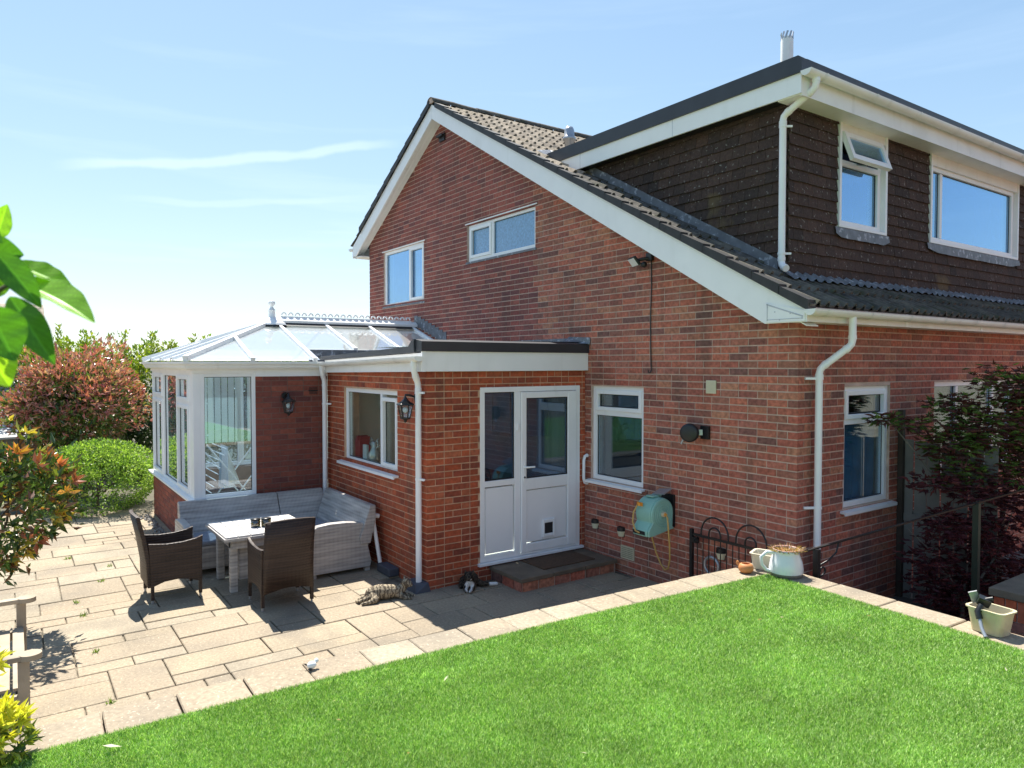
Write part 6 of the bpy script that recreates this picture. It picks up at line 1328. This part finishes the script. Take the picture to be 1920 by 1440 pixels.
# ------------------------------------------------------------------ far left: shed and neighbouring house
sh = thing('garden_shed', (-13.6, -7.6, 0), 'low timber shed with pale sloping roof behind the near bush', 'shed')
MB().box(-15.6, -13.6, -9.4, -5.9, -.1, 1.02).build('wall', WOODG, sh)
for k in range(24): y = -9.4+k*.146; MB().box(-13.6, -13.585, y+.004, y+.14, -.1, 1.02).build('board', WOODG, sh)
PALER = mat('pale felt roof', (.50, .50, .49), .7, .1, 2)
for k in range(4): z = 1.06+k*.165; x = -13.4-k*.55; MB().add([(x, -9.5, z), (x, -5.8, z), (x-.54, -5.8, z+.15), (x-.54, -9.5, z+.15), (x, -9.5, z-.04), (x, -5.8, z-.04)], [(0, 1, 2, 3), (4, 5, 1, 0)]).build('roof_sheet', PALER, sh)
MB().box(-13.62, -13.5, -5.95, -5.85, -.1, 1.30).build('post', DARKW, sh)
nh = thing('neighbour_house', (-31, -8, 0), 'neighbouring house with brown tiled roof and blue grey cladding far left', 'house')
MB().box(-36, -28, -16, -5.2, -.1, 2.6).build('wall', BR_NEW, nh); MB().box(-28, -27.96, -16, -5.2, 1.2, 2.6).build('cladding', mat('blue grey cladding', (.16, .20, .26), .6), nh)
for k in range(14): z = 2.6+k*.17; x = -27.7-k*.30; MB().add([(x, -16.5, z), (x, -4.9, z), (x-.31, -4.9, z+.17), (x-.31, -16.5, z+.17), (x, -16.5, z-.03), (x, -4.9, z-.03)], [(0, 1, 2, 3), (4, 5, 1, 0)]).build('tile_course', TILE, nh)
MB().prism([(-28, 2.6), (-36, 2.6), (-32, 4.9)], -16, -5.2, 'y').build('gable', BR_NEW, nh)
# ------------------------------------------------------------------ litter
FLC = [(.45, .30, .12), (.30, .12, .06), (.62, .58, .42), (.10, .06, .03)]
def flat_leaf(p, l, col, nm, label, cat_, group, rz):
    V = [(-l, 0, 0), (-.2*l, .35*l, .004), (l, 0, .006), (-.2*l, -.35*l, .004)]; o = raw_obj(nm, np.array(V), np.array([(0, 1, 2), (0, 2, 3)]), LEAF, None, np.array([col]*2)); o.location = p; o.rotation_euler = (random.gauss(0, .25), random.gauss(0, .25), rz); tag(o, label, cat_, group)
for k, (px, py) in enumerate([(430, 1163), (1425, 1162), (1466, 1158), (1510, 1143), (1630, 1155), (837, 1272), (1095, 1413), (765, 1413), (627, 1315), (635, 1350), (210, 1400), (1885, 1255), (848, 1288), (1315, 1128)][1:]):
    r_ = FW + RT*(px-960)/1340 - UP*(py-720)/1340; p = CAM+r_*((ZL+.02-CAM.z)/r_.z); flat_leaf(p, random.uniform(.012, .022) if px != 210 else .04, random.choice(FLC), 'fallen_leaf', 'small dry fallen leaf lying on the green lawn', 'leaf', 'fallen leaves scattered on the lawn', random.random()*6)
for k, (px, py) in enumerate([(205, 1062), (190, 1090), (145, 1130), (157, 1155), (180, 1223), (205, 1318), (445, 1060), (128, 1048)]):
    r_ = FW + RT*(px-960)/1340 - UP*(py-720)/1340; p = CAM+r_*((0-CAM.z)/r_.z); o = sprigs(None, p, 26, .03, .05, [(.14, .24, .03), (.22, .30, .05), (.10, .18, .03)], 'weed', .012); tag(o, 'small green weed growing in a joint between the patio slabs', 'weed', 'weeds in the patio joints')
# gravel strip at the foot of the conservatory
gv = []; 
m = MB(); 
for k in range(260):
    x = random.uniform(-9.2, -6.2); y = -4.20-abs(random.gauss(0, .06)); s = random.uniform(.012, .03); m.obox((x, y, s*.3), (s*1.4, s, s*.8), Euler((random.random()*3, random.random()*3, random.random()*3)).to_matrix())
tag(m.build('gravel', GRAV), 'strip of loose gravel at the foot of the conservatory wall', 'gravel', kind='stuff')

# unseen house added to shade the front wall and show in its windows
oh = thing('added_house', (9.5, 6, -.1), 'added brick house outside the picture on the right, shading the front wall', 'house')
OB = PL('x', 8.6); fz = PL('x', 8.6)
MB().box(8.6, 14, .5, 15, -.1, 5.2).build('wall', BR_NEW, oh)
for y in (2.2, 6.0, 9.8):
    for z in (.9, 3.4): f_ = MB().box(8.56, 8.6, y, y+1.6, z, z+1.2).build('window', PVC, oh); MB().box(8.55, 8.559, y+.07, y+1.53, z+.07, z+1.13).build('pane', mat('dark pane', (.05, .06, .07), .1, .1, 2), f_)
MB().prism([(8.3, 5.2), (14.3, 5.2), (11.3, 7.2)], .3, 15.2, 'y').build('roof', TILE_LOW, oh)
